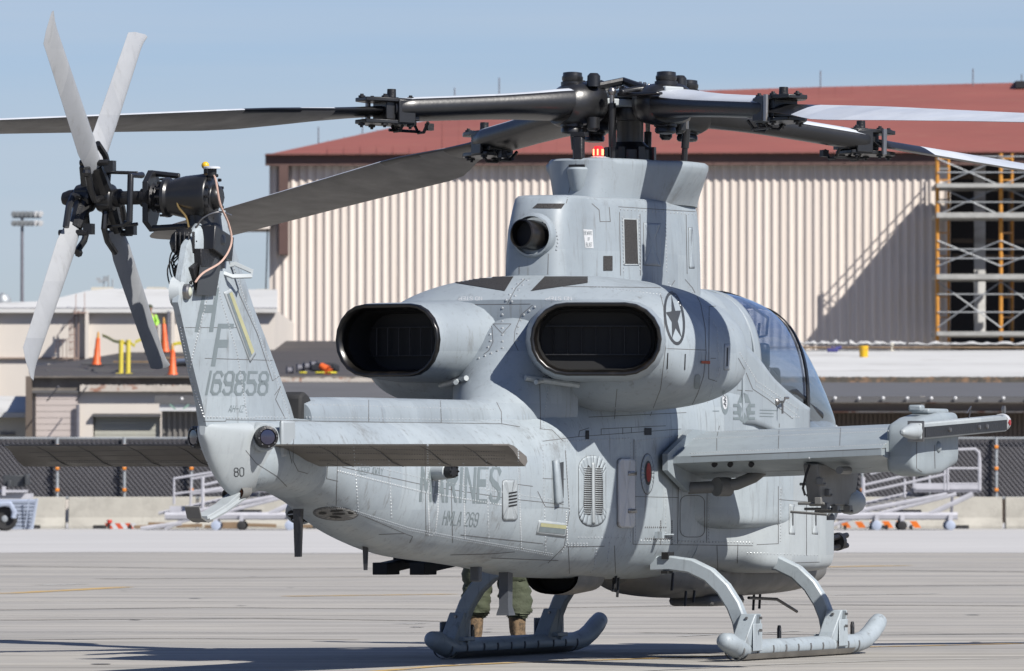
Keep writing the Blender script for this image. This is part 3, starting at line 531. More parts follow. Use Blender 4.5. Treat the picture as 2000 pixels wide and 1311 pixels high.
# ---- landing gear
for s in (-1, 1):
    sk = empty('skid', parent=heli)
    m = MB(); Y = s * 1.12
    m.tube([(-1.22, Y, .155), (-1.19, Y, .15), (-1.08, Y, .135), (-.95, Y, .10), (-.8, Y, .082), (0, Y, .08), (1, Y, .08), (1.75, Y, .08), (2.0, Y, .082), (2.2, Y, .105), (2.36, Y, .15), (2.5, Y, .205), (2.58, Y, .24), (2.60, Y, .25)], [.03, .060, .074, .074, .071, .071, .071, .071, .071, .071, .071, .070, .062, .03], n=20)
    m.build('skid_tube', M['grey'], sk, smooth=50)
    for X in (-.68, 1.40):
        pts = []; P = [(.40, .70), (.55, .705), (.70, .685), (.84, .62), (.95, .52), (1.03, .40), (1.075, .29), (1.10, .16)]
        m = MB(); m.tube([(X, s * y, z) for y, z in P], .05, sec=(.05, .054, (0, 0, 1))); m.build('cross_tube', M['grey'], sk, smooth=30); ct = sk
        m = MB(); m.box((X, s * .52, .76), (.14, .05, .05)); m.build('tube_clamp', M['deep_black'], ct); m = MB(); m.box((X - .02, s * .52, .64), (.13, .05, .02)); m.build('tube_clamp', M['deep_black'], ct)
        m = MB()
        for k in (-1, 1): m.hexa([Vector(q) for q in ((X + k * .055, Y - .075, .10), (X + k * .055 + k * .14, Y - .05, .12), (X + k * .055 + k * .14, Y + .06, .12), (X + k * .055, Y + .085, .10), (X + k * .05, Y - .10, .34), (X + k * .065, Y - .09, .34), (X + k * .065, Y + .02, .34), (X + k * .05, Y + .03, .34))])
        m.box((X, Y + s * .085, .17), (.2, .012, .2)); m.box((X, Y - s * .03, .145), (.24, .16, .03)); m.build('saddle_bracket', M['grey'], sk, bevel=.006)
        m = MB()
        for bx, bz in ((-.03, .31), (.03, .31), (-.02, .24), (.03, .19), (-.04, .18)): m.lathe((X + bx - .05, Y - .03, bz), (-1, 0, 0), [(0, .012), (.02, .010)], n=6)
        for bz in (.31, .22): m.lathe((X, Y + s * .02 - .09 * 0, bz), (0, -1, 0), [(.08, .012), (.1, .010)], n=6)
        m.build('bolt', M['steel'], ct)
    for X in (-.42, .1, 1.72, 1.9) if s < 0 else (-.32, 1.62):
        m = MB(); m.plate([(X - .03, Y - .008, .14), (X + .03, Y - .008, .14), (X + .03, Y - .008, .22), (X + .015, Y - .008, .245), (X - .015, Y - .008, .245), (X - .03, Y - .008, .22)], (0, 1, 0), .016); m.build('tie_down_lug', M['blackm'], sk, bevel=.003)
        m = MB(); m.lathe((X, Y - .0095, .215), (0, -1, 0), [(0, .012), (.002, .012)], n=10); m.build('lug_eye', M['steel'], sk)
for s in (-1, 1):
    sk = [o for o in heli.children if o.name.startswith('skid') and not o.data][0 if s < 0 else 1]; Y = s * 1.12
    for X in (-.95, -.62, -.25, .05, .35, .65, .95, 1.30, 1.58, 1.85):
        m = MB(); m.rings([[Vector((X + a, Y + r * math.cos(R(-200 + 220 * k / 12)), .08 + r * math.sin(R(-200 + 220 * k / 12)))) for k in range(13)] for a, r in ((-.012, .072), (-.012, .076), (.012, .076), (.012, .072))], False, False, closed=False); m.build('wear_band', M['seam'], sk)
    m = MB(); m.rings([[Vector((x, Y + r * math.cos(R(200 + 140 * k / 8)), .08 + r * math.sin(R(200 + 140 * k / 8)))) for k in range(9)] for x, r in ((-.85, .072), (-.85, .078), (1.75, .078), (1.75, .072))], False, False, closed=False); m.build('wear_shoe', M['steel'], sk)
m = MB(); m.cyl((2.58, 1.12, .24), (2.68, 1.12, .25), .008, n=6); m.build('skid_pin', M['blackm'], heli)
# ------------------------------------------------------------------ main rotor
def finish(m, name, mts, parent, topz=None, **kw):
    """assign material 1 to faces whose normal looks up"""
    o = m.build(name, mts, parent, **kw)
    if topz is not None:
        for p in o.data.polygons: p.material_index = 1 if topz(p) else 0
    return o
HZ = 4.06
mr = empty('main_rotor', (0, 0, HZ), parent=heli); mr.rotation_euler = (0, .045, 0)
m = MB(); m.lathe((0, 0, 3.6), (0, 0, 1), [(0, .20), (.03, .20), (.04, .17), (.14, .17), (.17, .13), (.2, .10), (.38, .098), (.42, .12), (.45, .125)], n=28)
for k in range(8): q = 2 * math.pi * k / 8; m.box((.175 * math.cos(q), .175 * math.sin(q), 3.70), (.04, .05, .12), Matrix.Rotation(q, 3, 'Z'))
m.build('rotor_mast', M['black'], heli)
m = MB(); m.tube([(.25, .15, 3.62), (.24, .14, 3.75), (.18, .1, 3.80)], .03); m.lathe((.0, 0, 3.665), (0, 0, 1), [(0, .172), (.004, .172)], n=24); m.build('mast_ring', M['steel'], heli)
for wx, wy, top in ((-.39, .13, -.16), (-.13, -.39, .04), (.13, .39, -.14), (.39, -.13, -.14)):
    b0 = ROTZ @ Vector((wx, wy, 0)); m = MB(); z1 = HZ + top - .03
    m.cyl((b0.x, b0.y, 3.55), (b0.x * 1.03, b0.y * 1.03, 3.75), .022, n=10); m.cyl((b0.x * 1.03, b0.y * 1.03, 3.75), (b0.x * 1.06, b0.y * 1.06, z1), .029, n=12)
    pr = m.build('pitch_link', M['black'], heli)
    m = MB(); m.cyl((b0.x * 1.06, b0.y * 1.06, z1), (b0.x * 1.06, b0.y * 1.06, z1 + .06), .018, n=10); m.sphere((b0.x * 1.06, b0.y * 1.06, z1 + .085), .032, 10); m.build('rod_end', M['steel'], pr)
m = MB(); m.lathe((0, 0, -.11), (0, 0, 1), [(0, .14), (.05, .16), (.10, .15), (.2, .14), (.23, .08), (.26, .08), (.265, .05)], n=24)
m.build('hub_body', M['black'], mr)
for a in (0, 90):
    m = MB(); q = R(-39.6 + a); rot = Matrix.Rotation(q, 3, 'Z'); z = -.015 if a == 0 else .055
    pts = [(-.62, -.08), (-.5, -.09), (-.25, -.15), (0, -.17), (.25, -.15), (.5, -.09), (.62, -.08), (.62, .08), (.5, .09), (.25, .15), (0, .17), (-.25, .15), (-.5, .09), (-.62, .08)]
    m.plate([rot @ Vector((x, y, z)) for x, y in pts], (0, 0, 1), .055); m.build('hub_yoke', M['greyp'], mr, bevel=.01)
m = MB()
for k in range(12): q = 2 * math.pi * k / 12; m.lathe((.11 * math.cos(q), .11 * math.sin(q), .13), (0, 0, 1), [(0, .014), (.05, .012)], n=6)
for k in range(4):
    q = R(5.4 + 90 * k); m.tube([Vector((.13 * math.cos(q), .13 * math.sin(q), .15)), Vector((.30 * math.cos(q + .3), .30 * math.sin(q + .3), .10)), Vector((.34 * math.cos(q + .6), .34 * math.sin(q + .6), .02))], .025)
m.build('hub_hardware', M['steel'], mr)
m = MB()
for k in range(4):
    q = R(5.4 + 90 * k)
    m.tube([Vector((.42 * math.cos(q - .5), .42 * math.sin(q - .5), .11)), Vector((.22 * math.cos(q), .22 * math.sin(q), .17)), Vector((.42 * math.cos(q + .5), .42 * math.sin(q + .5), .10))], .03, n=8)
m.build('hub_strap', M['black'], mr)
# one blade assembly: cuff + dampers + fold bracket + blade
arm = empty('rotor_arm', (0, 0, 0), parent=mr)
def cuffring(r, hy, hz, zc, yc=0, n=24, e=3.2, pit=8):
    o = []; p = R(pit)
    for k in range(n):
        t = 2 * math.pi * k / n; c, s = math.cos(t), math.sin(t); y = hy * math.copysign(abs(c) ** (2 / e), c); z = hz * math.copysign(abs(s) ** (2 / e), s)
        o.append(Vector((r, yc + y * math.cos(p) - z * math.sin(p), zc + y * math.sin(p) + z * math.cos(p))))
    return o
def zd(r): return -.085 * max(0, r - .35)
m = MB(); C = [(.26, .12, .10), (.30, .17, .14), (.42, .20, .155), (.56, .205, .155), (.60, .19, .13)]
m.rings([cuffring(r, a, b, zd(r), e=2.6) for r, a, b in C]); m.build('cuff_dome', M['black'], arm, smooth=50)
m = MB(); C = [(.58, .195, .105), (.70, .20, .10), (.9, .195, .088), (1.15, .18, .08), (1.5, .165, .078), (1.9, .16, .078), (2.02, .15, .075), (2.06, .12, .06)]
m.rings([cuffring(r, a, b, zd(r) + .005) for r, a, b in C])
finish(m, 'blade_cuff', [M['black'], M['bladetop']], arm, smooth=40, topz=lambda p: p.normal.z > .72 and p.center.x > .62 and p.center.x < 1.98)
for zz, h in ((.15, 1), (-.15, -1)):
    m = MB(); m.lathe((.50, 0, zz * .9 + zd(.5)), (0, 0, h), [(0, .085), (.03, .085), (.035, .072), (.05, .078), (.07, .078), (.075, .072), (.10 if h > 0 else .08, .070), (.105 if h > 0 else .085, .04)], n=24); m.build('damper', M['black'], arm)
    m = MB(); m.lathe((.42, .17, zz * .75), (0, 0, h), [(0, .05), (.08, .048), (.10, .03)], n=16); m.build('damper_cap', M['black'], arm)
m = MB(); m.hexa([Vector(q) for q in ((.3, -.30, .04), (.75, -.24, .03), (.75, -.18, .03), (.3, -.2, .04), (.3, -.30, .07), (.75, -.24, .05), (.75, -.18, .05), (.3, -.2, .07))]); m.tube([(.42, -.34, .06), (.38, -.2, .09), (.45, 0, .12)], .025)
m.build('pitch_horn', M['black'], arm, bevel=.008)
m = MB()
m.box((2.06, 0, zd(2.1)), (.28, .2, .13))
for zz in (.075, -.085): m.rings([[Vector((x, y, zd(2.1) + zz + h)) for x, y in ((1.95, -.11), (2.0, -.135), (2.25, -.135), (2.36, -.08), (2.36, .08), (2.25, .135), (2.0, .135), (1.95, .11))] for h in (-.014, .016)])
m.box((2.05, .13, zd(2.1) - .005), (.14, .03, .17)); m.box((2.05, -.13, zd(2.1) - .005), (.14, .03, .17))
fb = m.build('fold_bracket', M['black'], arm, bevel=.006)
m = MB()
for x, y in ((2.0, -.1), (2.0, .1), (2.2, -.11), (2.22, .11), (2.35, 0)):
    m.lathe((x, y, zd(2.1) + .09), (0, 0, 1), [(0, .026), (.012, .026), (.016, .014), (.026, .013)], n=10); m.lathe((x, y, zd(2.1) - .10), (0, 0, -1), [(0, .026), (.012, .026), (.016, .012), (.028, .011)], n=8)
m.lathe((2.12, .03, zd(2.1) + .10), (0, 0, 1), [(0, .035), (.06, .033)], n=12)
m.build('bracket_bolt', M['blackm'], fb)
m = MB(); m.lathe((2.2, -.17, zd(2.1) - .10), (0, 0, 1), [(0, .02), (.19, .02)], n=10); m.build('fold_pin', M['steel'], fb)
for o_ in [fb] + list(fb.children): o_.data.transform(Matrix.Translation((-.07, 0, 0)))
m = MB(); z0 = zd(2.1) - .11
for x in (1.78, 1.98): m.tube([(x, -.10, z0 + .04), (x, -.04, z0 - .03), (x, .04, z0 - .03), (x, .10, z0 + .04)], .012, n=6)
m.tube([(1.76, -.05, z0 - .02), (2.02, -.05, z0 - .02)], .012, n=6); m.box((1.74, .05, z0 + .01), (.05, .05, .05)); m.build('lock_linkage', M['blackm'], fb)
def foil(r, c, t, pit, z, le=.30):
    p = R(pit); up = [(0, 0), (.02, .32), (.08, .62), (.2, .92), (.35, 1), (.55, .85), (.75, .52), (.9, .24), (1, .03)]; o = []
    P = [(u, h) for u, h in up] + [(u, -h * .72) for u, h in up[::-1][:-1]]
    for u, h in P:
        y = (le - u) * c; zz = h * t / 2; o.append(Vector((r, y * math.cos(p) - zz * math.sin(p), z + y * math.sin(p) + zz * math.cos(p))))
    return o
m = MB(); rs = []
ST = [(2.08, .22, .075, 12), (2.3, .25, .07, 12), (2.55, .33, .07, 11.5), (2.85, .48, .072, 11), (3.1, .60, .072, 10.5), (3.35, .64, .072, 10), (4.2, .64, .068, 8), (5.2, .64, .062, 6), (6.2, .64, .055, 4.5), (6.75, .64, .045, 3.5), (6.95, .62, .038, 3.2), (7.12, .54, .03, 3), (7.24, .38, .02, 3), (7.30, .16, .012, 3)]
for r, c, t, pit in ST: rs.append(foil(r, c, t, pit, zd(r), le=.30 if r < 6.8 else .30 - (r - 6.8) * .25))
m.rings(rs)
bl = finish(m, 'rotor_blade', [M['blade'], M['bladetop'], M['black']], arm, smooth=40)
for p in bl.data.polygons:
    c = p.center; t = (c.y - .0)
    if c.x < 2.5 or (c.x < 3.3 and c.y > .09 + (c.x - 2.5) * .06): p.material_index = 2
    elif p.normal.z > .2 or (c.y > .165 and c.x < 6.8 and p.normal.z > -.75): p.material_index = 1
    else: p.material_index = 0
AZ = [-39.6, -129.6, 140.4, 50.4]
def put(o, q):  # rotate about hub
    o.rotation_euler = (0, 0, R(q))
put(arm, AZ[0])
for q in AZ[1:]:
    a2 = arm.copy(); COL.objects.link(a2); a2.parent = mr; put(a2, q)
    for ch in list(arm.children):
        c2 = ch.copy(); COL.objects.link(c2); c2.parent = a2
        for g in list(ch.children): g2 = g.copy(); COL.objects.link(g2); g2.parent = c2
# flatten: hub parts below main_rotor are sub-parts, so the arms move up to the helicopter
bpy.context.view_layer.update()
mrM = Matrix.Translation((0, 0, HZ)) @ Matrix.Rotation(.045, 4, 'Y')
for a2 in [o for o in mr.children if o.name.startswith('rotor_arm')]:
    am = mrM @ Matrix.Rotation(a2.rotation_euler.z, 4, 'Z'); a2.parent = heli; a2.matrix_local = am
    for ch in list(a2.children):
        for g in list(ch.children): g.parent = a2
# ------------------------------------------------------------------ tail rotor and gearbox
GX, GZ = -8.60, 3.14
gb = empty('tail_gearbox', parent=heli); ax = Vector((0, 1, 0))
m = MB(); m.lathe((GX, -.13, GZ), ax, [(0, .06), (.02, .075), (.05, .08), (.055, .125), (.07, .15), (.10, .155), (.14, .148), (.24, .138), (.34, .115), (.36, .13), (.385, .13), (.39, .09)], n=32)
m.lathe((GX + .02, .0, GZ - .1), (.1, 0, -1), [(0, .11), (.12, .12), (.16, .14), (.2, .14), (.24, .11), (.28, .10)], n=20); m.box((GX + .05, -.03, GZ - .3), (.34, .2, .16), Matrix.Rotation(R(12), 3, 'Y')); m.build('gearbox_case', M['black'], gb, bevel=.006)
m = MB()
for k in range(14): q = 2 * math.pi * k / 14; m.lathe((GX + .142 * math.cos(q), -.075, GZ + .142 * math.sin(q)), -ax, [(0, .012), (.02, .010)], n=6); m.lathe((GX + .12 * math.cos(q), .235, GZ + .12 * math.sin(q)), ax, [(0, .010), (.05, .008)], n=6)
for k in range(9): m.tube([(GX + .19, -.12 + .03 * k, GZ - .26), (GX + .16, -.12 + .03 * k, GZ - .36)], .006, n=4)
m.build('case_bolt', M['blackm'], gb)
m = MB(); m.lathe((GX, .26, GZ), ax, [(0, .085), (.02, .095), (.03, .08), (.045, .095), (.06, .08), (.075, .095), (.09, .075), (.12, .06), (.16, .06), (.165, .045), (.30, .045), (.31, .06), (.36, .06), (.37, .035), (.62, .035)], n=20); m.build('drive_shaft', M['blackm'], gb)
m = MB()
m.plate([(GX + .16, .36, GZ + .13), (GX + .05, .36, GZ + .18), (GX - .05, .36, GZ + .1), (GX - .05, .36, GZ - .16), (GX + .08, .36, GZ - .22), (GX + .16, .36, GZ - .1)], (0, 1, 0), .04)
m.tube([(GX + .1, .38, GZ + .16), (GX + .1, .20, GZ + .14)], .02); m.tube([(GX - .02, .34, GZ - .20), (GX, -.05, GZ - .18)], .02); m.tube([(GX + .1, .46, GZ + .15), (GX - .1, .46, GZ + .14), (GX - .12, .46, GZ - .16), (GX - .1, .5, GZ - .17)], .022)
m.tube([(GX, .45, GZ + .16), (GX, .72, GZ + .17)], .012); m.tube([(GX, .45, GZ - .17), (GX, .70, GZ - .19)], .012); m.tube([(GX, .3, GZ - .0), (GX - .03, .74, GZ - .0)], .012); m.build('pitch_control', M['black'], gb, bevel=.004)
m = MB(); m.lathe((GX + .05, -.02, GZ + .14), (0, 0, 1), [(0, .03), (.05, .03), (.055, .02)], n=12); fc = m.build('filler_neck', M['blackm'], gb)
m = MB(); m.sphere((GX + .05, -.0, GZ + .205), .026, 12); m.build('filler_cap', M['yel'], gb)
m = MB(); m.lathe((GX - .06, -.09, GZ + .13), (0, 0, 1), [(0, .03), (.05, .03), (.055, .02)], n=12); m.build('antenna_stub', M['blackm'], gb)
m = MB(); m.lathe((GX - .06, -.09, GZ + .18), (0, 0, 1), [(0, .055), (.012, .055), (.016, .04)], n=20); m.build('antenna_disc', M['bladetop'], gb)
def hose(pts, r, mt, name):
    P = cr3(pts); m = MB(); m.tube(P, r, n=6); m.build(name, mt, gb)
def cr3(pts, n=6):
    P = [Vector(pts[0])] + [Vector(p) for p in pts] + [Vector(pts[-1])]; o = []
    for i in range(1, len(P) - 2):
        for k in range(n):
            t = k / n; o.append(.5 * (2 * P[i] + (P[i + 1] - P[i - 1]) * t + (2 * P[i - 1] - 5 * P[i] + 4 * P[i + 1] - P[i + 2]) * t * t + (3 * P[i] - P[i - 1] - 3 * P[i + 1] + P[i + 2]) * t ** 3))
    o.append(P[-2]); return o
hose([(GX - .06, -.10, GZ + .14), (GX - .12, -.14, GZ + .10), (GX - .12, -.17, GZ - .05), (GX - .02, -.19, GZ - .18), (GX + .0, -.2, GZ - .30), (GX - .12, -.18, GZ - .42), (GX - .32, -.13, GZ - .50), (GX - .38, -.10, GZ - .56)], .007, M['copper'], 'copper_hose')
hose([(GX - .10, .13, GZ + .0), (GX - .13, .12, GZ - .06), (GX - .14, .06, GZ - .13), (GX - .14, .04, GZ - .2)], .007, M['brass'], 'brass_hose')
hose([(GX - .12, .04, GZ - .26), (GX - .14, .0, GZ - .22), (GX - .14, -.06, GZ - .14), (GX - .1, -.15, GZ - .10), (GX, -.2, GZ - .12)], .006, M['steel'], 'sense_line')
for i in range(6):
    rr = random.Random(i); a = Vector((GX - .2 - .05 * rr.random(), .05 * rr.random() - .05, GZ - .25 - .1 * rr.random())); hose([a, a + Vector((-.10 * rr.random(), .12, -.12)), a + Vector((-.1 * rr.random(), .10 * rr.random(), -.28)), Vector((GX - .34 + .1 * rr.random(), -.06, GZ - .55))], .005, M['rubber'], 'cable')
m = MB(); m.box((GX - .05, -.02, GZ - .40), (.42, .15, .12)); m.box((GX - .22, 0, GZ - .5), (.18, .14, .16), Matrix.Rotation(R(-25), 3, 'Y')); m.sphere((GX - .16, .06, GZ - .3), .10, 12)
for k in range(5): m.box((GX - .26, -.04 + .03 * k, GZ - .3), (.03, .012, .14))
m.tube([(GX + .1, -.1, GZ - .4), (GX + .2, -.1, GZ - .28)], .02); m.build('gearbox_mount', M['blackm'], gb, bevel=.01)
m = MB(); m.plate([(GX - .33, -.085, GZ - .64), (GX - .02, -.095, GZ - .64), (GX + .08, -.09, GZ - .45), (GX + .05, -.09, GZ - .38), (GX - .25, -.085, GZ - .42)], (0, -1, 0), .006); m.build('dark_patch', M['markd'], gb, smooth=0)
# tail rotor blades: two crossed teetering pairs
def trblade(name, parent, yh, rad, ang_sign):
    x_ = Vector(rad).normalized(); e = Vector((x_.z, 0, -x_.x)) * (1 if x_.z > 0 else -1)
    y0 = Vector((0, -1, 0)); m = MB(); rs = []
    for r, c, t, p, sh in ((.25, .10, .06, 27, 0), (.31, .13, .06, 26, 0), (.45, .165, .052, 24, 0), (.8, .165, .042, 20, 0), (1.2, .165, .032, 16, 0), (1.38, .165, .026, 15, 0), (1.44, .11, .02, 15, -.025), (1.505, .03, .008, 15, -.07)):
        pr_ = R(p); cv = e * math.cos(pr_) * ang_sign + y0 * math.sin(pr_); nv = x_.cross(cv).normalized()
        up = [(0, 0), (.03, .4), (.1, .75), (.25, 1), (.45, .9), (.75, .5), (1, .04)]; P = up + [(u, -h) for u, h in up[::-1][:-1]]
        rs.append([Vector((GX, yh, GZ)) + x_ * r + cv * ((.35 - u) * c - sh) + nv * (h * t / 2) for u, h in P])
    m.rings(rs); b = m.build(name, M['trb'], parent, smooth=40)
    return x_
hubs = []
for yh, ang in ((.67, -42), (.82, 40.5)):
    tr = empty('tail_rotor', parent=heli)
    for s in (1, -1):
        rad = Vector((math.sin(R(ang)) * s, 0, math.cos(R(ang)) * s)); x_ = trblade('tail_rotor_blade', tr, yh, rad, 1)
        m = MB(); c = Vector((GX, yh, GZ)); side = x_.cross(Vector((0, 1, 0)))
        m.tube([c + x_ * .02, c + x_ * .14, c + x_ * .27], [.07, .055, .045], n=10)
        for q in (-1, 1): m.tube([c + x_ * .05 + side * .06 * q, c + x_ * .12 + side * .16 * q, c + x_ * .22 + side * .17 * q, c + x_ * .36 + side * .12 * q], .022, n=8)
        m.tube([c + x_ * .30 + Vector((0, -.10, 0)), c + x_ * .30 + Vector((0, .10, 0))], .02, n=8); m.box(c + x_ * .27 + Vector((0, -.1, 0)), (.06, .06, .07)); m.sphere(c + x_ * .34 + side * .15, .03, 8)
        m.build('blade_grip', M['black'], tr)
    m = MB(); m.lathe((GX, yh - .07, GZ), ax, [(0, .05), (.02, .09), (.12, .09), (.14, .05)], n=16); m.box((GX, yh, GZ), (.16, .1, .12)); m.build('hub_trunnion', M['black'], tr, bevel=.01)
m = MB(); m.lathe((GX, .88, GZ), ax, [(0, .06), (.05, .055), (.09, .04), (.1, .02)], n=14); m.build('hub_nut', M['blackm'], gb)
# ------------------------------------------------------------------ surface detail cast onto the airframe skin
AV = []; AF = []
for v, f in AIR:
    b = len(AV); AV += v; AF += [tuple(b + i for i in q) for q in f]
BVH = BVHTree.FromPolygons(AV, AF)
CO = tolocal((0, 0, HC))
def cast(px, py, maxx=None):
    d = (tolocal(at(px, py, 66)) - CO).normalized(); h = BVH.ray_cast(CO, d)
    if h[0] is None: return None
    n = h[1] if h[1].dot(d) < 0 else -h[1]
    return h[0], n
def lerp2(a, b, t): return (a[0] + (b[0] - a[0]) * t, a[1] + (b[1] - a[1]) * t)
def decalquads(quads, off, step=5):
    V = []; F = []
    for q in quads:
        w = max(math.dist(q[0], q[1]), math.dist(q[3], q[2])); h = max(math.dist(q[0], q[3]), math.dist(q[1], q[2])); nu = max(1, round(w / step)); nv = max(1, round(h / step)); idx = {}
        for i in range(nu + 1):
            for j in range(nv + 1):
                p = lerp2(lerp2(q[0], q[1], i / nu), lerp2(q[3], q[2], i / nu), j / nv); c = cast(*p)
                if c: idx[i, j] = len(V); V.append(c[0] + c[1] * off)
        for i in range(nu):
            for j in range(nv):
                k = [idx.get(t) for t in ((i, j), (i + 1, j), (i + 1, j + 1), (i, j + 1))]
                if None in k: continue
                P = [V[t] for t in k]
                if max((P[a] - P[b]).length for a in range(4) for b in range(a)) > .30: continue
                F.append(tuple(k))
    return V, F
def decal(name, quads, mt, off=.0015, parent=None, step=5, solid=0, **kw):
    m = MB(); V, F = decalquads(quads, off, step); m.add(V, F)
    if not F: print('empty decal', name, quads[0]); return None
    o = m.build(name, mt, parent or heli, smooth=30, **kw)
    # faces must look outward
    me = o.data; flip = sum(1 for p in me.polygons if p.normal.dot((CO - p.center)) < 0)
    if flip > len(me.polygons) / 2: me.flip_normals()
    if solid: s = o.modifiers.new('solid', 'SOLIDIFY'); s.thickness = solid; s.offset = -1
    return o
def fan(pts, c=None):
    """quads covering a star-convex px polygon"""
    c = c or (sum(p[0] for p in pts) / len(pts), sum(p[1] for p in pts) / len(pts)); n = len(pts)
    return [(c, pts[i], lerp2(pts[i], pts[(i + 1) % n], .5), pts[(i + 1) % n]) for i in range(n)]
def fan(pts, c=None):
    c = c or (sum(p[0] for p in pts) / len(pts), sum(p[1] for p in pts) / len(pts)); n = len(pts); o = []
    for i in range(n):
        a, b = pts[i], pts[(i + 1) % n]; o.append((c, c, b, a)); 
    return [(lerp2(c, a, .0), lerp2(c, b, .0), b, a) for a, b in [(pts[i], pts[(i + 1) % n]) for i in range(n)]]
def line(pts, w, closed=False):
    """px polyline -> thin quads of px width w"""
    if closed: pts = pts + [pts[0]]
    o = []
    for a, b in zip(pts, pts[1:]):
        L = math.dist(a, b) or 1; nx, ny = -(b[1] - a[1]) / L * w / 2, (b[0] - a[0]) / L * w / 2; ex, ey = (b[0] - a[0]) / L * w * .3, (b[1] - a[1]) / L * w * .3
        o.append(((a[0] + nx - ex, a[1] + ny - ey), (b[0] + nx + ex, b[1] + ny + ey), (b[0] - nx + ex, b[1] - ny + ey), (a[0] - nx - ex, a[1] - ny - ey)))
    return o
def oval(cx, cy, rx, ry, n=24, rot=0):
    return [(cx + rx * math.cos(t) * math.cos(rot) - ry * math.sin(t) * math.sin(rot), cy + rx * math.cos(t) * math.sin(rot) + ry * math.sin(t) * math.cos(rot)) for t in [2 * math.pi * k / n for k in range(n)]]
def rrect(x0, y0, x1, y1, r, n=4, sk=0):
    o = []
    for cx, cy, a in ((x1 - r, y0 + r, -90), (x1 - r, y1 - r, 0), (x0 + r, y1 - r, 90), (x0 + r, y0 + r, 180)):
        for k in range(n + 1): t = R(a + 90 * k / n); o.append((cx + r * math.cos(t) + sk * (cy - y0), cy + r * math.sin(t)))
    return o
GL = {'0': [[(0, 1), (0, 5), (1, 6), (3, 6), (4, 5), (4, 1), (3, 0), (1, 0), (0, 1)]], '1': [[(2, 0), (2, 6)]], '2': [[(0, 5), (1, 6), (3, 6), (4, 5), (4, 4), (0, 0), (4, 0)]],
      '5': [[(4, 6), (0, 6), (0, 3.4), (3, 3.4), (4, 2.6), (4, 1), (3, 0), (1, 0), (0, 1)]], '6': [[(4, 5), (3, 6), (1, 6), (0, 5), (0, 1), (1, 0), (3, 0), (4, 1), (4, 2.6), (3, 3.4), (0, 3.4)]],
      '8': [[(1, 3.2), (0, 4), (0, 5), (1, 6), (3, 6), (4, 5), (4, 4), (3, 3.2), (1, 3.2), (0, 2.4), (0, 1), (1, 0), (3, 0), (4, 1), (4, 2.4), (3, 3.2)]],
      '9': [[(4, 2.8), (1, 2.8), (0, 3.6), (0, 5), (1, 6), (3, 6), (4, 5), (4, 1), (3, 0), (1, 0), (0, 1)]], 'A': [[(0, 0), (1.6, 6), (2.4, 6), (4, 0)], [(.7, 2), (3.3, 2)]], 'B': [[(0, 0), (0, 6), (3, 6), (4, 5), (4, 4), (3, 3.2), (0, 3.2)], [(3, 3.2), (4, 2.4), (4, 1), (3, 0), (0, 0)]],
      'E': [[(4, 6), (0, 6), (0, 0), (4, 0)], [(0, 3.2), (3, 3.2)]], 'F': [[(0, 0), (0, 6), (4, 6)], [(0, 3.2), (2.8, 3.2)]], 'H': [[(0, 0), (0, 6)], [(4, 0), (4, 6)], [(0, 3.2), (4, 3.2)]], 'I': [[(2, 0), (2, 6)]],
      'K': [[(0, 0), (0, 6)], [(4, 6), (0, 2.6)], [(1.4, 3.6), (4, 0)]], 'L': [[(0, 6), (0, 0), (4, 0)]], 'M': [[(0, 0), (0, 6), (2, 2), (4, 6), (4, 0)]], 'N': [[(0, 0), (0, 6), (4, 0), (4, 6)]], 'O': [[(0, 1), (0, 5), (1, 6), (3, 6), (4, 5), (4, 1), (3, 0), (1, 0), (0, 1)]],
      'P': [[(0, 0), (0, 6), (3, 6), (4, 5), (4, 4), (3, 3), (0, 3)]], 'R': [[(0, 0), (0, 6), (3, 6), (4, 5), (4, 4), (3, 3.2), (0, 3.2)], [(2, 3.2), (4, 0)]], 'S': [[(4, 5), (3, 6), (1, 6), (0, 5), (0, 4), (1, 3.3), (3, 2.7), (4, 2), (4, 1), (3, 0), (1, 0), (0, 1)]],
      'T': [[(0, 6), (4, 6)], [(2, 6), (2, 0)]], 'W': [[(0, 6), (1, 0), (2, 4), (3, 0), (4, 6)]], 'Y': [[(0, 6), (2, 3), (4, 6)], [(2, 3), (2, 0)]], 'Z': [[(0, 6), (4, 6), (0, 0), (4, 0)]], '-': [[(.4, 3), (3.6, 3)]], ' ': []}
ADV = {'1': 2.6, 'I': 2.6, ' ': 3.2, 'M': 6.2}
def glyphquads(txt, BL, BR, TL, TR, wt=.9):
    tot = sum(ADV.get(c, 5.7) for c in txt) - 1.7; x = 0; OUT = []
    for c in txt:
        Q = []
        wsc = 1.0 + (.12 if c == 'M' else 0); dx = -2 + .0 if c in '1I' else 0
        for pl in GL[c]:
            for a, b in zip(pl, pl[1:]):
                a2 = (a[0] * wsc + dx + (.45 if c in '1I' else 0), a[1]); b2 = (b[0] * wsc + dx + (.45 if c in '1I' else 0), b[1]); L = math.dist(a2, b2); nx, ny = -(b2[1] - a2[1]) / L * wt / 2, (b2[0] - a2[0]) / L * wt / 2; ex, ey = (b2[0] - a2[0]) / L * wt * .35, (b2[1] - a2[1]) / L * wt * .35
                qs = [(a2[0] + nx - ex, a2[1] + ny - ey), (b2[0] + nx + ex, b2[1] + ny + ey), (b2[0] - nx + ex, b2[1] - ny + ey), (a2[0] - nx - ex, a2[1] - ny - ey)]
                Q.append([((x + p[0]) / tot, min(1.02, max(-.02, p[1] / 6))) for p in qs])
        x += ADV.get(c, 5.7); OUT.append((c, [tuple(lerp2(lerp2(BL, BR, u), lerp2(TL, TR, u), v) for u, v in q) for q in Q]))
    return OUT
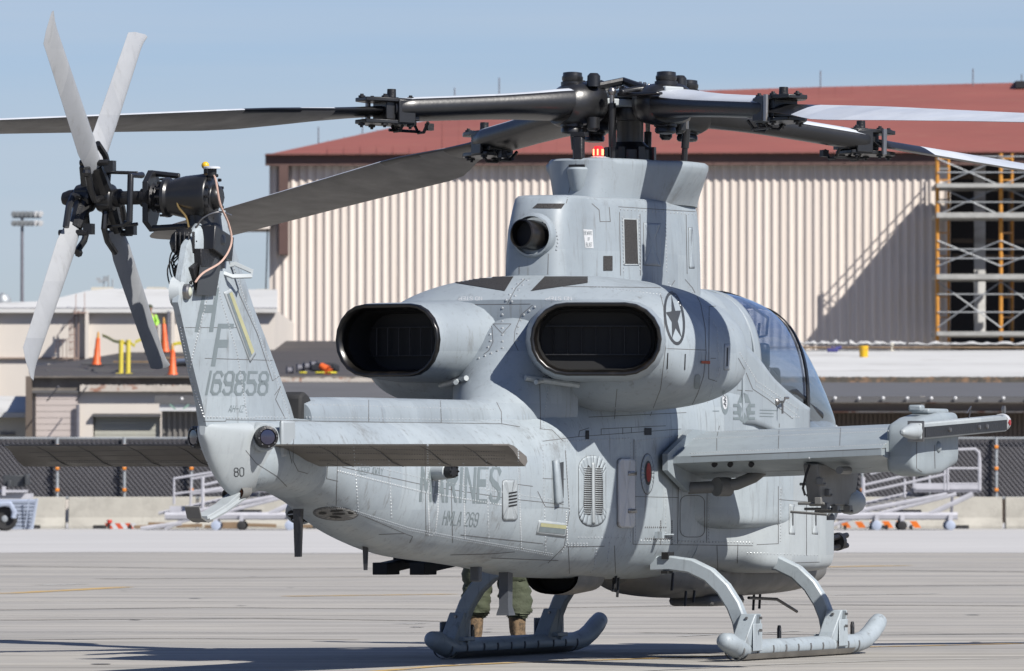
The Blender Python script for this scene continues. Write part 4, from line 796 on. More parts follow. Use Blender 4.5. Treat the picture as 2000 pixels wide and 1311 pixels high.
def text(name, txt, BL, BR, TL, TR, mt, wt=.9, step=5, off=.0015):
    for ch, Q in glyphquads(txt, BL, BR, TL, TR, wt):
        if not Q: continue
        m = MB()
        for i, q in enumerate(Q):  # tiny stagger so that overlapping strokes never share a plane
            V, F = decalquads([q], off + .00008 * (i % 7), step); m.add(V, F)
        o = m.build(name, mt, heli, smooth=0)
        for p in o.data.polygons:
            if p.normal.dot(CO - p.center) < 0: p.flip()
text('unit_letter', 'H', (384, 647), (412, 647), (400, 565), (424, 565), M['mark'], 1.15)
text('unit_letter', 'F', (416, 714), (446, 714), (429, 634), (454, 634), M['mark'], 1.15)
text('serial_number', '169858', (401, 771), (520, 772), (410, 725), (524, 726), M['mark'], 1.15)
text('type_number', 'AH-1Z', (446, 805), (474, 805), (449, 792), (478, 792), M['mark'], .8, 3)
text('tail_number', '80', (458, 931), (476, 930), (457, 914), (476, 913), M['markd'], .8, 3)
text('service_name', 'MARINES', (821, 979), (974, 983), (825, 908), (977, 910), M['mark'], 1.2)
text('unit_name', 'HMLA 269', (864, 1025), (931, 1029), (869, 998), (936, 1002), M['mark'], .85, 4)
text('warning_text', 'KEEP AWAY', (699, 926), (747, 929), (700, 912), (749, 914), M['mark'], .75, 3)
text('step_text', 'NO STEP', (1115, 580), (1068, 580), (1116, 587), (1066, 587), M['marklt'], .9, 3)
text('step_text', 'NO STEP', (941, 580), (897, 580), (941, 587), (896, 587), M['marklt'], .9, 3)
pl = decal('warning_placard', [((1139, 448), (1157, 449), (1159, 485), (1143, 484))], M['marklt'], .0015)
text('placard_text', 'BEWARE', (1141, 459), (1156, 459), (1140, 451), (1156, 452), M['mark'], .7, 2, .003)
text('placard_text', 'OF', (1147, 470), (1152, 470), (1147, 464), (1152, 464), M['mark'], .7, 2, .003)
text('placard_text', 'BLAST', (1145, 482), (1156, 482), (1144, 474), (1156, 474), M['mark'], .7, 2, .003)
# star in ring on the cowling
rot = R(-7); cx, cy = 1317, 622
o1 = oval(cx, cy, 20, 53, 32, rot); o2 = oval(cx, cy, 15.5, 46.5, 32, rot)
decal('star_ring', [(o1[i], o1[(i + 1) % 32], o2[(i + 1) % 32], o2[i]) for i in range(32)], M['markd'], .002)
def starpts(cx, cy, rx, ry, rot, inner=.40, ph=-90):
    o = []
    for k in range(10):
        r = 1 if k % 2 == 0 else inner; t = R(ph + 36 * k); x, y = rx * r * math.cos(t), ry * r * math.sin(t); o.append((cx + x * math.cos(rot) - y * math.sin(rot), cy + x * math.sin(rot) + y * math.cos(rot)))
    return o
decal('cowling_star', fan(starpts(cx, cy + 1, 15.5, 46, rot)), M['markd'], .0026)
# low visibility star and bars
c = (1453, 797); r1 = oval(c[0], c[1], 13.5, 30, 28); st = starpts(c[0], c[1] - 2, 11.5, 27, 0, .38)
Q = []
for k in range(10):
    a, b = st[k], st[(k + 1) % 10]; ta = math.atan2((a[1] - c[1]) / 30, (a[0] - c[0]) / 13.5); tb_ = math.atan2((b[1] - c[1]) / 30, (b[0] - c[0]) / 13.5)
    Q.append((a, b, (c[0] + 13.5 * math.cos(tb_), c[1] + 30 * math.sin(tb_)), (c[0] + 13.5 * math.cos(ta), c[1] + 30 * math.sin(ta))))
decal('national_insignia', Q, M['mark'], .002, step=4)
for s in (-1, 1):
    for y0, y1 in ((789, 795), (803, 809), (815, 820)): decal('insignia_bar', [((c[0] + s * 9, y0), (c[0] + s * 21, y0), (c[0] + s * 21, y1), (c[0] + s * 9, y1))], M['mark'], .003, step=4)
decal('unit_crest', fan(oval(1415, 786, 7.5, 24, 20, R(-3))), M['mark'], .002, step=4)
decal('unit_crest_centre', fan(oval(1415, 784, 5, 16, 16, R(-3))), M['marklt'], .003, step=4)
decal('unit_crest_symbol', [q for k in range(5) for q in line([(1412 + k % 2 * 3, 773 + k * 4), (1416 - k % 2 * 2, 776 + k * 4), (1417, 779 + k * 4)], 1.4)], M['markd'], .004, step=3)
for y in (801, 807, 813): decal('stencil_line', line([(1484, y), (1484 + (26 if y > 801 else 34), y + 1)], 1.5), M['mark'], .002)
decal('stencil_line', line([(1392, 803), (1404, 803)], 1.5), M['mark'], .002)
# formation light strips
decal('strip_frame', [((436, 571), (453, 562), (499, 692), (488, 709))], M['greyp'], .004, solid=.004)
decal('formation_strip', [((442, 575), (451, 570), (494, 688), (487, 699))], M['mark'], .006)
decal('formation_strip', [((446, 573), (451.5, 570.5), (495, 687), (490, 693))], M['yellow'], .007)
decal('strip_frame', [((1052, 1016), (1106, 1022), (1103, 1050), (1047, 1043))], M['greyp'], .004, solid=.004)
decal('formation_strip', [((1053, 1028), (1103, 1032), (1102, 1043), (1051, 1038))], M['mark'], .006)
decal('formation_strip', [((1055, 1021), (1105, 1026), (1104, 1033), (1054, 1028))], M['yellow'], .007)
# access doors and panels, proud of the skin
def panel(pts, mt=None, off=.005, rim=True, name='access_panel', seam=1.3):
    o = decal(name, fan(pts), mt or M['greyp'], off, solid=off)
    if rim: decal('panel_seam', line(pts, seam, True), M['seam'], .0012, step=4)
    return o
panel(rrect(1130, 890, 1183, 1028, 24), M['grey'])
# engine bay grille: frame and ribs
for x0, x1 in ((1138, 1154), (1160, 1176)):
    pts = [(x0 + (3 if x0 < 1150 else 0), 925), (x0 + 9, 908), (x1 - (0 if x0 < 1150 else 5), 915), (x1, 940), (x1, 990), (x1 - 3, 1006), (x0 + 4, 1004), (x0, 985)]
    decal('grille_opening', fan(pts), M['mesh'], .007)
    for k in range(22): y = 914 + k * 4.2; decal('grille_rib', line([(x0 + 1, y), (x1 - 1, y + .5)], 1.6), M['greyp'], .011, solid=.004)
decal('grille_bar', line([(1157, 905), (1157, 1022)], 5), M['greyp'], .012, solid=.008)
panel(rrect(1205, 896, 1236, 1030, 7), M['white'], .018)
for y in (925, 998): decal('door_hinge', [((1222, y - 4), (1238, y - 4), (1238, y + 4), (1222, y + 4))], M['steel'], .024, solid=.008)
decal('fuel_port_ring', fan(oval(1264, 926, 12.5, 39)), M['grey'], .006, solid=.006); decal('port_seam', line(oval(1264, 926, 12.8, 40), 1.2, True), M['seam'], .002)
decal('fuel_port_plug', fan(oval(1264, 924, 7, 24)), M['markd'], .009); decal('plug_flag', fan(oval(1264, 923, 4.6, 19)), M['red'], .012)
panel(rrect(981, 938, 1009, 1016, 5), M['greyp'], .008)
for k in range(5): decal('vent_louver', [((991, 962 + k * 6.2), (1007, 959.5 + k * 6.2), (1007, 962 + k * 6.2), (991, 965 + k * 6.2))], M['deep_black'], .012)
# square scoop step on the hull side
decal('side_scoop_lip', [((1084, 906), (1100, 902), (1100, 972), (1090, 978))], M['markd'], .004)
decal('side_scoop', [((1078, 900), (1084, 900), (1092, 981), (1082, 985))], M['grey'], .035, solid=.035)
# nacelle seams and latches
SM = [[(1338, 546), (1352, 562), (1368, 592), (1377, 640), (1379, 690), (1374, 735), (1362, 770), (1352, 790)], [(1302, 681), (1378, 684)], [(1402, 598), (1385, 599), (1384, 740), (1400, 745)], [(1388, 700), (1398, 700)],
      [(1060, 862), (1130, 853), (1330, 838)], [(1130, 852), (1132, 842), (1150, 836)], [(1174, 850), (1174, 838), (1270, 833), (1300, 832)], [(1216, 848), (1216, 836)], [(1233, 846), (1233, 835)],
      [(1056, 838), (1054, 745), (1062, 735), (1080, 732)], [(1054, 838), (1078, 840), (1100, 862)],
      [(1238, 858), (1236, 1062)], [(1236, 1063), (1470, 1066)], [(1238, 970), (1325, 972)], [(1325, 945), (1323, 1062)], [(1381, 945), (1380, 1060)], [(1520, 950), (1520, 1062), (1478, 1064)], [(1522, 976), (1612, 983)], [(1441, 1064), (1440, 1100)],
      [(1100, 1068), (1180, 1067)], [(1104, 880), (1112, 1000), (1102, 1068), (1070, 1100)], [(1000, 945), (1040, 950)], [(1050, 960), (1065, 990), (1112, 993)],
      [(575, 822), (700, 824), (980, 828), (1015, 834)], [(980, 828), (979, 805), (970, 786)], [(640, 905), (680, 915), (840, 950), (1000, 975), (1100, 985)],
      [(574, 845), (572, 900), (582, 920), (600, 925)], [(640, 905), (638, 935), (660, 940)],
      [(398, 823), (440, 823), (442, 820), (575, 822)], [(432, 478), (448, 512), (468, 577), (503, 654), (532, 744)], [(532, 744), (552, 730)], [(536, 772), (548, 755), (538, 780), (557, 818)],
      [(930, 596), (948, 612), (961, 640), (963, 668), (955, 685), (945, 692)], [(1040, 596), (1018, 615), (1006, 645), (1004, 668), (1012, 685)], [(928, 595), (1036, 594)], [(963, 633), (998, 633), (981, 652), (963, 633)], [(1025, 545), (1008, 562), (992, 592)],
      [(1208, 404), (1362, 414)], [(1125, 320), (1106, 397)], [(1156, 398), (1170, 410), (1172, 433), (1192, 433), (1190, 405)], [(1210, 415), (1212, 538)], [(1250, 418), (1251, 538)], [(1340, 420), (1342, 535)],
      [(1442, 700), (1456, 725), (1470, 760), (1500, 780), (1548, 818)], [(1440, 762), (1470, 764)], [(1014, 520), (1014, 536)], [(1071, 496), (1070, 536)],
      [(620, 1008), (700, 1004), (790, 1042), (806, 1048), (800, 1060)], [(740, 1044), (790, 1042)], [(880, 1084), (960, 1082), (1005, 1078)], [(830, 868), (832, 1046)], [(660, 880), (656, 1000)], [(880, 905), (884, 1060)], [(1310, 560), (1318, 548)]]
SM += [[(1290, 575), (1296, 600), (1300, 680), (1290, 760), (1270, 812)], [(1100, 560), (1290, 562)], [(1150, 815), (1340, 806)], [(1205, 760), (1200, 818)], [(400, 700), (560, 705)], [(355, 640), (470, 640)], [(585, 800), (590, 780)], [(720, 782), (720, 824)], [(860, 783), (862, 826)],
       [(1400, 880), (1400, 855), (1405, 832)], [(1520, 878), (1522, 828)], [(1640, 872), (1642, 828)], [(1350, 892), (1730, 876)], [(1790, 830), (1790, 915), (1800, 922)], [(1825, 870), (1826, 915)], [(1060, 935), (1104, 936)], [(900, 1045), (1060, 1062)], [(960, 1090), (1090, 1095)], [(1110, 1062), (1112, 1120)], [(1200, 1066), (1202, 1120)], [(1400, 1066), (1402, 1120)], [(1575, 985), (1575, 1085)], [(1530, 1100), (1600, 1098)], [(560, 862), (570, 905)], [(480, 880), (500, 905), (540, 930), (560, 950)]]
for s in SM: decal('panel_seam', line(s, 1.25), M['seam'], .0011, step=4)
decal('panel_seam', line(rrect(1328, 968, 1376, 1049, 14), 1.3, True), M['seam'], .0012, step=4)
decal('panel_seam', line(oval(1264, 986, 0, 0), 1), M['seam']) if 0 else None
for x0 in (1541, 1586):
    panel([(x0, 985), (x0 + 11, 986), (x0 + 11, 1044), (x0, 1043)], M['greyp'], .003, seam=.9); decal('panel_slot', line([(x0 + 6.5, 999), (x0 + 6.5, 1026)], 2), M['deep_black'], .005)
for x, y in ((1304, 690), (1338, 692)): decal('latch_slot', line([(x, y), (x - 1, y + 30)], 1.8), M['deep_black'], .003)
panel([(1415, 672), (1426, 672), (1424, 723), (1414, 723)], M['greyp'], .003, seam=.9); decal('latch_slot', line([(1420, 680), (1419, 715)], 2.4), M['deep_black'], .005)
decal('exhaust_port', fan(rrect(1357, 731, 1368, 760, 5, sk=-.08)), M['mark'], .003); decal('safety_tag', [((1368, 705), (1385, 705), (1385, 711), (1368, 710))], mat('tag_red', (.40, .07, .02), .7), .008)
decal('hinge_slot', fan(rrect(1143, 841, 1150, 858, 1)), M['deep_black'], .003); decal('hinge_slot', fan(rrect(1258, 836, 1272, 850, 1)), M['deep_black'], .003)
# screens and dark openings
Sc = decal('side_screen', [((1218, 429), (1243, 430), (1246, 516), (1220, 516))], M['mesh'], .003)
decal('screen_frame', line([(1217, 428), (1244, 429), (1247, 517), (1219, 517)], 2.2, True), M['greyp'], .005, solid=.004)
panel([(1257, 436), (1290, 437), (1290, 520), (1257, 518)], M['grey2'], .004); panel([(1345, 445), (1352, 445), (1356, 524), (1346, 524)], M['grey2'], .004)
decal('vent_opening', fan(rrect(1178, 500, 1196, 529, 1)), M['mesh'], .003)
decal('top_screen', [((1050, 398), (1103, 398), (1096, 408), (1040, 407))], M['mesh'], .003)
decal('deck_grille', [((889, 553), (914, 542), (1003, 541), (986, 569))], M['mesh'], .004)
decal('deck_grille', [((1037, 569), (1064, 541), (1148, 541), (1148, 553))], M['mesh'], .004)
decal('fin_screen', [((500, 604), (503, 602), (521, 648), (519, 664))], M['mesh'], .003)
decal('sensor_bracket', [((563, 1003), (580, 1003), (580, 1006), (563, 1006))], M['greyp'], .003) if 0 else None
decal('countermeasure_window', fan(oval(655, 1003, 42, 12, 20, R(3))), M['belly'], .004, solid=.004)
for k, (x, y, rx, ry, a) in enumerate(((684, 1001, 6, 2.4, 10), (657, 996.5, 13, 1.9, -4), (661, 1002.5, 13, 1.8, 0), (655, 1008.5, 12, 1.9, 5), (630, 1001, 8, 2.4, 0))): decal('flare_window', fan(oval(x, y, rx, ry, 14, R(a))), M['deep_black'], .007, step=3)
decal('window_seam', line(oval(655, 1003, 43, 12.8, 28, R(3)), 1.4, True), M['seam'], .003, step=3)
# rivets
def rivets(rows, name='rivets', r=.0085, sp=5.5, parent=None, mt=None):
    m = MB()
    for pts in rows:
        acc = 0
        for a, b in zip(pts, pts[1:]):
            L = math.dist(a, b); d = (sp - acc) % sp
            while d <= L:
                c = cast(*lerp2(a, b, d / L))
                if c:
                    p, n = c; u = n.orthogonal().normalized(); w = n.cross(u); vs = [p + (u * math.cos(q) + w * math.sin(q)) * r for q in [math.pi / 3 * k for k in range(6)]] + [p + n * r * .55 + (u * math.cos(q) + w * math.sin(q)) * r * .55 for q in [math.pi / 3 * k for k in range(6)]]
                    m.add(vs, [(k, (k + 1) % 6, 6 + (k + 1) % 6, 6 + k) for k in range(6)] + [(6, 7, 8, 9, 10, 11)])
                d += sp
            acc = (acc + L) % sp
    return m.build(name, mt or M['rivet'], heli, smooth=0, kind='stuff')
rivets([[(352, 640), (372, 740), (398, 815)], [(412, 490), (430, 580), (463, 690), (482, 812)], [(455, 520), (478, 585), (540, 740), (565, 812)], [(500, 815), (570, 816)], [(400, 815), (500, 817)], [(360, 770), (375, 700), (420, 520)]], sp=6)
rivets([[(640, 985), (700, 1000), (800, 1032), (905, 1052), (1080, 1082)], [(642, 989), (700, 1004), (800, 1036), (905, 1056), (1080, 1086)]], sp=3.6, r=.007)
rivets([[(858, 905), (855, 1000), (850, 1040), (840, 1050)], [(905, 905), (908, 1050)], [(1106, 1000), (1108, 1060), (1096, 1080)], [(660, 920), (830, 962), (1000, 990)], [(835, 870), (838, 1046)], [(1012, 880), (1018, 1070)]], sp=5)
rivets([[(1232, 866), (1231, 1060)], [(1242, 866), (1241, 1060)], [(1240, 1056), (1326, 1057)], [(1326, 1057), (1470, 1060)], [(1110, 1062), (1150, 1062)], [(1110, 1066), (1150, 1066)], [(1240, 862), (1330, 850)], [(1385, 950), (1384, 1058)], [(1525, 955), (1524, 1060)], [(1102, 862), (1230, 856)], [(1190, 1060), (1186, 1100)], [(1165, 1072), (1160, 1112), (1150, 1120)]], sp=6)
rivets([[(1260, 1030), (1300, 1030)], [(1282, 1046), (1312, 1046)], [(1282, 1051), (1312, 1051)], [(1260, 1052), (1310, 1053)], [(1290, 1018), (1290, 1062)], [(1312, 1018), (1312, 1062)]], sp=4, mt=M['seam'])
rivets([[(926, 600), (946, 616), (957, 642), (958, 668), (950, 684)], [(1044, 600), (1022, 616), (1011, 642), (1010, 668)], [(981, 602), (981, 686)], [(1030, 548), (1014, 564), (999, 590)], [(1020, 546), (1003, 562), (988, 588)], [(935, 700), (980, 682)]], sp=13, r=.011, name='fasteners', mt=M['rivet'])
rivets([[(1215, 425), (1218, 530)], [(1248, 422), (1250, 532)], [(1212, 409), (1360, 419)], [(1300, 425), (1302, 532)], [(1040, 440), (1062, 434), (1084, 446), (1090, 470), (1086, 492)], [(1306, 553), (1330, 600)], [(1060, 870), (1100, 862)]], sp=7)
rivets([[(1345, 858), (1500, 852), (1735, 842)], [(1350, 886), (1500, 879), (1730, 868)], [(1370, 845), (1730, 837)], [(1345, 925), (1500, 921), (1700, 914)], [(1580, 895), (1600, 935)]], sp=5)
rivets([[(590, 873), (985, 883)], [(600, 884), (985, 890)], [(625, 899), (985, 896)], [(60, 884), (385, 876)], [(75, 892), (390, 888)], [(100, 900), (400, 900)], [(120, 903), (405, 903)]], sp=5, mt=M['seam'], r=.006)
rivets([[(600, 790), (970, 800)], [(585, 815), (975, 822)], [(1060, 838), (1070, 760)], [(1104, 862), (1112, 1000)], [(700, 905), (830, 935), (1000, 965), (1090, 978)], [(690, 860), (700, 1000)], [(760, 900), (765, 1015)], [(950, 900), (955, 1060)], [(1060, 880), (1066, 1080)], [(1130, 1050), (1230, 1050)], [(1345, 560), (1400, 640), (1405, 720), (1380, 790)], [(1160, 560), (1290, 575)], [(1400, 640), (1436, 645)], [(1460, 1080), (1600, 1085)], [(1300, 950), (1300, 1055)]], sp=6.5, r=.007)
rivets([[(1478, 745), (1560, 800)], [(1478, 755), (1558, 812)], [(1445, 690), (1478, 745)], [(1545, 815), (1560, 815)]], sp=5)
# handle near the cockpit
c0 = cast(1516, 785)
if c0:
    p = c0[0]; m = MB(); m.tube([p, p + Vector((.0, -.06, .0)), p + Vector((.02, -.065, .03)), p + Vector((.14, -.05, .03))], .01, n=6); m.sphere(p, .03, 10); m.tube([p + Vector((0, -.05, 0)), p + Vector((0, -.05, -.09))], .008, n=6); m.build('canopy_handle', M['steel'], heli)
c0 = cast(1280, 1045)
if c0: p = c0[0]; m = MB(); m.box(p + Vector((0, -.03, 0)), (.05, .06, .05)); m.tube([p, p + Vector((.35, -.02, .0))], .008, n=5); m.build('step_latch', M['grey'], heli)
# ------------------------------------------------------------------ ground
def groundmat():
    m = bpy.data.materials.new('concrete_apron'); m.use_nodes = True; N = m.node_tree.nodes; L = m.node_tree.links; p = N['Principled BSDF']; p.inputs['Roughness'].default_value = .9; p.inputs['Specular IOR Level'].default_value = .25
    tc = N.new('ShaderNodeTexCoord')
    def nz(sc, st, det=6, ro=.65):
        mp = N.new('ShaderNodeMapping'); mp.inputs['Scale'].default_value = st; L.new(tc.outputs['Object'], mp.inputs[0]); n = N.new('ShaderNodeTexNoise'); n.inputs['Scale'].default_value = sc; n.inputs['Detail'].default_value = det; n.inputs['Roughness'].default_value = ro; L.new(mp.outputs[0], n.inputs['Vector']); return n.outputs[0]
    def rng(x, a, b, c, d):
        r = N.new('ShaderNodeMapRange'); r.inputs[1].default_value = a; r.inputs[2].default_value = b; r.inputs[3].default_value = c; r.inputs[4].default_value = d; L.new(x, r.inputs[0]); return r.outputs[0]
    def mix(f, a, b):
        x = N.new('ShaderNodeMix'); x.data_type = 'RGBA'; L.new(f, x.inputs[0])
        for i, q in ((6, a), (7, b)):
            if isinstance(q, tuple): x.inputs[i].default_value = (*(t * .80 for t in q), 1)
            else: L.new(q, x.inputs[i])
        return x.outputs[2]
    c = mix(rng(nz(.35, (.10, 1, 1)), .40, .60, 0, 1), (.405, .385, .348), (.305, .296, .28))
    c = mix(rng(nz(1.6, (.12, .9, 1), 8, .75), .47, .62, 0, .75), c, (.20, .19, .172))
    c = mix(rng(nz(1.1, (.2, 1.2, 1), 8, .75), .5, .68, 0, .8), c, (.47, .44, .385))
    c = mix(rng(nz(3.5, (.35, 2, 1), 6, .7), .56, .7, 0, .6), c, (.17, .163, .15))
    c = mix(rng(nz(22, (1, 1, 1), 5, .7), .45, .8, 0, .45), c, (.31, .295, .27))
    L.new(c, p.inputs['Base Color']); b = N.new('ShaderNodeBump'); b.inputs['Strength'].default_value = .3; b.inputs['Distance'].default_value = .01; L.new(nz(30, (1, 1, 1)), b.inputs['Height']); L.new(b.outputs[0], p.inputs['Normal'])
    return m
GM = groundmat()
m = MB(); m.add([(-1500, -200, 0), (1500, -200, 0), (1500, 3000, 0), (-1500, 3000, 0)], [(0, 1, 2, 3)]); m.build('ground', GM, smooth=0, kind='structure')
def gy(py): return FPX * HC / (py - YHZ)
m = MB(); n = 80; rr = random.Random(3)
m.add([(-60 + 120 * i / n, gy(1080) + rr.uniform(-1.2, 1.2), .004) for i in range(n + 1)] + [(-60 + 120 * i / n, 262, .004) for i in range(n + 1)], [(i, i + 1, n + 2 + i, n + 1 + i) for i in range(n)])
m.build('pale_pavement', mat('pale_concrete', (.56, .55, .535), .9, var=.10, vs=.25, stretch=(.3, 1, 1), stain=((.40, .39, .37), .55, .75, .7), ss=.8), smooth=0, kind='structure')
YL = mat('yellow_line_paint', (.60, .38, .10), .8, var=.2, vs=2, stain=((.40, .37, .33), .48, .6, .85), ss=2.5)
WL = mat('white_line_paint', (.6, .6, .57), .8, var=.1, stain=((.40, .38, .35), .42, .56, .95), ss=3)
SEAL = mat('joint_sealant', (.21, .20, .19), .9, var=.3, vs=1, stain=((.36, .35, .32), .46, .62, .9), ss=1.6)
def gline(pts, w, mt, name='painted_line', h=.004):
    m = MB(); P = [Vector((*[(px - 1000) / FPX * gy(py), gy(py)], h)) for px, py in pts]
    V = []; 
    for i, p in enumerate(P):
        t = (P[min(i + 1, len(P) - 1)] - P[max(i - 1, 0)]).normalized(); nn = Vector((-t.y, t.x, 0)) * w / 2; V += [p - nn, p + nn]
    m.add(V, [(2 * i, 2 * i + 2, 2 * i + 3, 2 * i + 1) for i in range(len(P) - 1)]); m.build(name, mt, smooth=0, kind='structure')
gline([(720, 1313), (850, 1302), (1000, 1295), (1200, 1289), (1420, 1281)], .12, YL)
gline([(1560, 1268), (1700, 1264), (2100, 1255)], .12, YL)
gline([(560, 1165), (885, 1161)], .3, YL); gline([(0, 1160), (140, 1153), (240, 1147)], .3, YL); gline([(1600, 1108), (1760, 1105)], .5, YL)
gline([(1250, 1311), (1500, 1299), (1760, 1290), (2000, 1286)], .06, WL); gline([(1330, 1243), (1560, 1233)], .10, WL); gline([(1620, 1163), (1830, 1160)], .2, WL); gline([(80, 1143), (160, 1141)], .3, WL); gline([(780, 1219), (830, 1218)], .2, WL)
for k, y in enumerate((1089, 1101, 1116, 1131, 1152, 1176, 1203, 1236)): gline([(-100 + 150 * i, y + math.sin(k * 3 + i * 1.3) * .5 + (i - 7) * .15) for i in range(16)], .05 + .02 * (k % 3), SEAL, 'pavement_joint', .003)
TYRE = mat('tyre_mark', (.20, .19, .175), .9, var=.2, vs=2, stain=((.42, .385, .33), .40, .58, .95), ss=1.3)
for pts_, w_ in (([(-50, 1192), (400, 1187), (900, 1190), (1500, 1181), (2050, 1184)], .28), ([(-50, 1212), (500, 1208), (900, 1214)], .22), ([(1000, 1141), (1500, 1146), (2050, 1143)], .35), ([(-50, 1105), (500, 1112), (1100, 1108), (2050, 1117)], .5), ([(1250, 1236), (1650, 1241), (2050, 1238)], .18), ([(0, 1251), (300, 1247), (700, 1250)], .14), ([(200, 1131), (800, 1126), (1200, 1129)], .4)): gline(pts_, w_, TYRE, 'tyre_mark', .0035)
rr = random.Random(12)
OIL = mat('oil_spot', (.20, .19, .175), .6, var=.2, vs=3)
for k in range(14):
    px, py = rr.uniform(20, 1980), rr.uniform(1110, 1300); d_ = gy(py); c_ = Vector(((px - 1000) / FPX * d_, d_, .0045)); r0 = rr.uniform(.015, .07); m = MB(); m.add([c_] + [c_ + Vector((r0 * (1 + .3 * rr.random()) * math.cos(a * .52), 1.8 * r0 * (1 + .3 * rr.random()) * math.sin(a * .52), 0)) for a in range(12)], [(0, 1 + i, 1 + (i + 1) % 12) for i in range(12)]); m.build('oil_spot', OIL, smooth=0, kind='structure')
# ------------------------------------------------------------------ background helpers
def V3(px, py, d): return at(px, py, d)
def bx(m, x0, y0, x1, y1, d, t):
    """box whose front face fills photo rect at depth d, thickness t away"""
    a = V3(x0, y1, d); b = V3(x1, y0, d); return m.box(((a.x + b.x) / 2, d + t / 2, (a.z + b.z) / 2), (abs(b.x - a.x), t, abs(b.z - a.z)))
def sheet(m, pts, th=-.15):
    P = [V3(*p) for p in pts]; return m.plate(P, (0, 0, 1), th)
B = {}
B['tan'] = mat('hangar_tan', (.79, .705, .63), .7, var=.07, vs=.4, stain=((.40, .33, .28), .55, .8, .5), ss=1.2, stretch=(1, 1, .12))
B['redroof'] = mat('red_roof', (.31, .088, .062), .75, var=.12, vs=.15, stain=((.36, .14, .09), .52, .7, .5), ss=.4)
B['fascia'] = mat('brown_fascia', (.11, .06, .05), .7, var=.25, vs=1, stretch=(.3, 1, 1))
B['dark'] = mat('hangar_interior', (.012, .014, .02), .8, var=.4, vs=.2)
B['pink'] = mat('block_pink', (.72, .665, .60), .8, var=.06, vs=.3, stain=((.40, .35, .31), .58, .8, .5), ss=1.4, stretch=(1, 1, .3))
B['cream'] = mat('block_cream', (.66, .62, .52), .8, var=.08, vs=.5)
B['whiter'] = mat('white_roof', (.66, .66, .64), .8, var=.10, vs=.35, stretch=(.25, .25, 1), stain=((.34, .32, .29), .55, .70, .75), ss=.9)
B['tar'] = mat('tar_roof', (.062, .055, .052), .9, var=.3, vs=.4, stain=((.12, .09, .075), .5, .7, .7), ss=.8, stretch=(.4, 1, 1))
B['tar2'] = mat('grey_roof', (.115, .115, .12), .85, var=.15, vs=2, stretch=(.3, 1, 1))
B['edge'] = mat('roof_edge_debris', (.10, .09, .075), .9, var=.5, vs=3, stain=((.38, .22, .12), .5, .62, .8), ss=2.2)
B['lightedge'] = mat('peeling_trim', (.55, .50, .44), .8, var=.2, vs=2, stain=((.30, .10, .04), .55, .62, .8), ss=1.4)
B['brown'] = mat('brown_siding', (.14, .11, .088), .8, var=.15, vs=1)
B['greyrib'] = mat('grey_siding', (.19, .18, .165), .8, var=.12, vs=1)
B['conc'] = mat('barrier_concrete', (.47, .45, .395), .9, var=.12, vs=1.1, bump=.3, bs=12, stain=((.30, .285, .25), .5, .75, .7), ss=1.6)
B['galv'] = mat('galvanised', (.42, .45, .47), .5, metal=.4, var=.15)
B['screen'] = mat('privacy_screen', (.085, .082, .09), .9, var=.3, vs=.5)
B['alu'] = mat('ramp_grey', (.50, .50, .54), .6, var=.15, vs=2)
B['alud'] = mat('ramp_dark', (.18, .18, .21), .7, var=.2)
B['blue'] = mat('ramp_pale_blue', (.42, .48, .60), .6, var=.12)
B['wood'] = mat('scrap_wood', (.24, .165, .10), .85, var=.35, vs=4)
B['wire'] = mat('fence_wire', (.17, .17, .185), .5, metal=.3)
# ------------------------------------------------------------------ hangar
Nn = B['tan'].node_tree.nodes; Ll = B['tan'].node_tree.links; pb = Nn['Principled BSDF']; src = pb.inputs['Base Color'].links[0].from_socket
oi_ = Nn.new('ShaderNodeObjectInfo'); mr_ = Nn.new('ShaderNodeMapRange'); mr_.inputs[3].default_value = .90; mr_.inputs[4].default_value = 1.06; mm = Nn.new('ShaderNodeMix'); mm.data_type = 'RGBA'; mm.blend_type = 'MULTIPLY'; mm.inputs[0].default_value = 1
Ll.new(oi_.outputs['Random'], mr_.inputs[0]); Ll.new(src, mm.inputs[6]); Ll.new(mr_.outputs[0], mm.inputs[7]); Ll.new(mm.outputs[2], pb.inputs['Base Color'])
DH = 380.
hg = empty('hangar', V3(1400, 996, DH), label='large tan ribbed hangar with a red roof and an open dark doorway at the right', cat='hangar')
INV = lambda o: o
def attach(o, par):  # keep world placement
    o.parent = par; o.matrix_parent_inverse = Matrix.Translation(-par.location) if par.rotation_euler.z == 0 else par.matrix_world.inverted(); return o
def part(m, name, mt, par, **kw): return attach(m.build(name, mt, **kw), par)
m = MB(); bx(m, 526, 315, 1856, 996, DH, .4); bx(m, 1856, 296, 2500, 312, DH, .4); bx(m, 2450, 312, 2500, 996, DH, .4); part(m, 'wall', B['tan'], hg, smooth=0)
m = MB(); bx(m, 526, 300, 528, 996, DH + .4, 45); bx(m, 526, 310, 2500, 996, DH + 45, .4); bx(m, 1853, 312, 1856, 996, DH + .41, 44.5); part(m, 'inner_wall', B['dark'], hg, smooth=0)
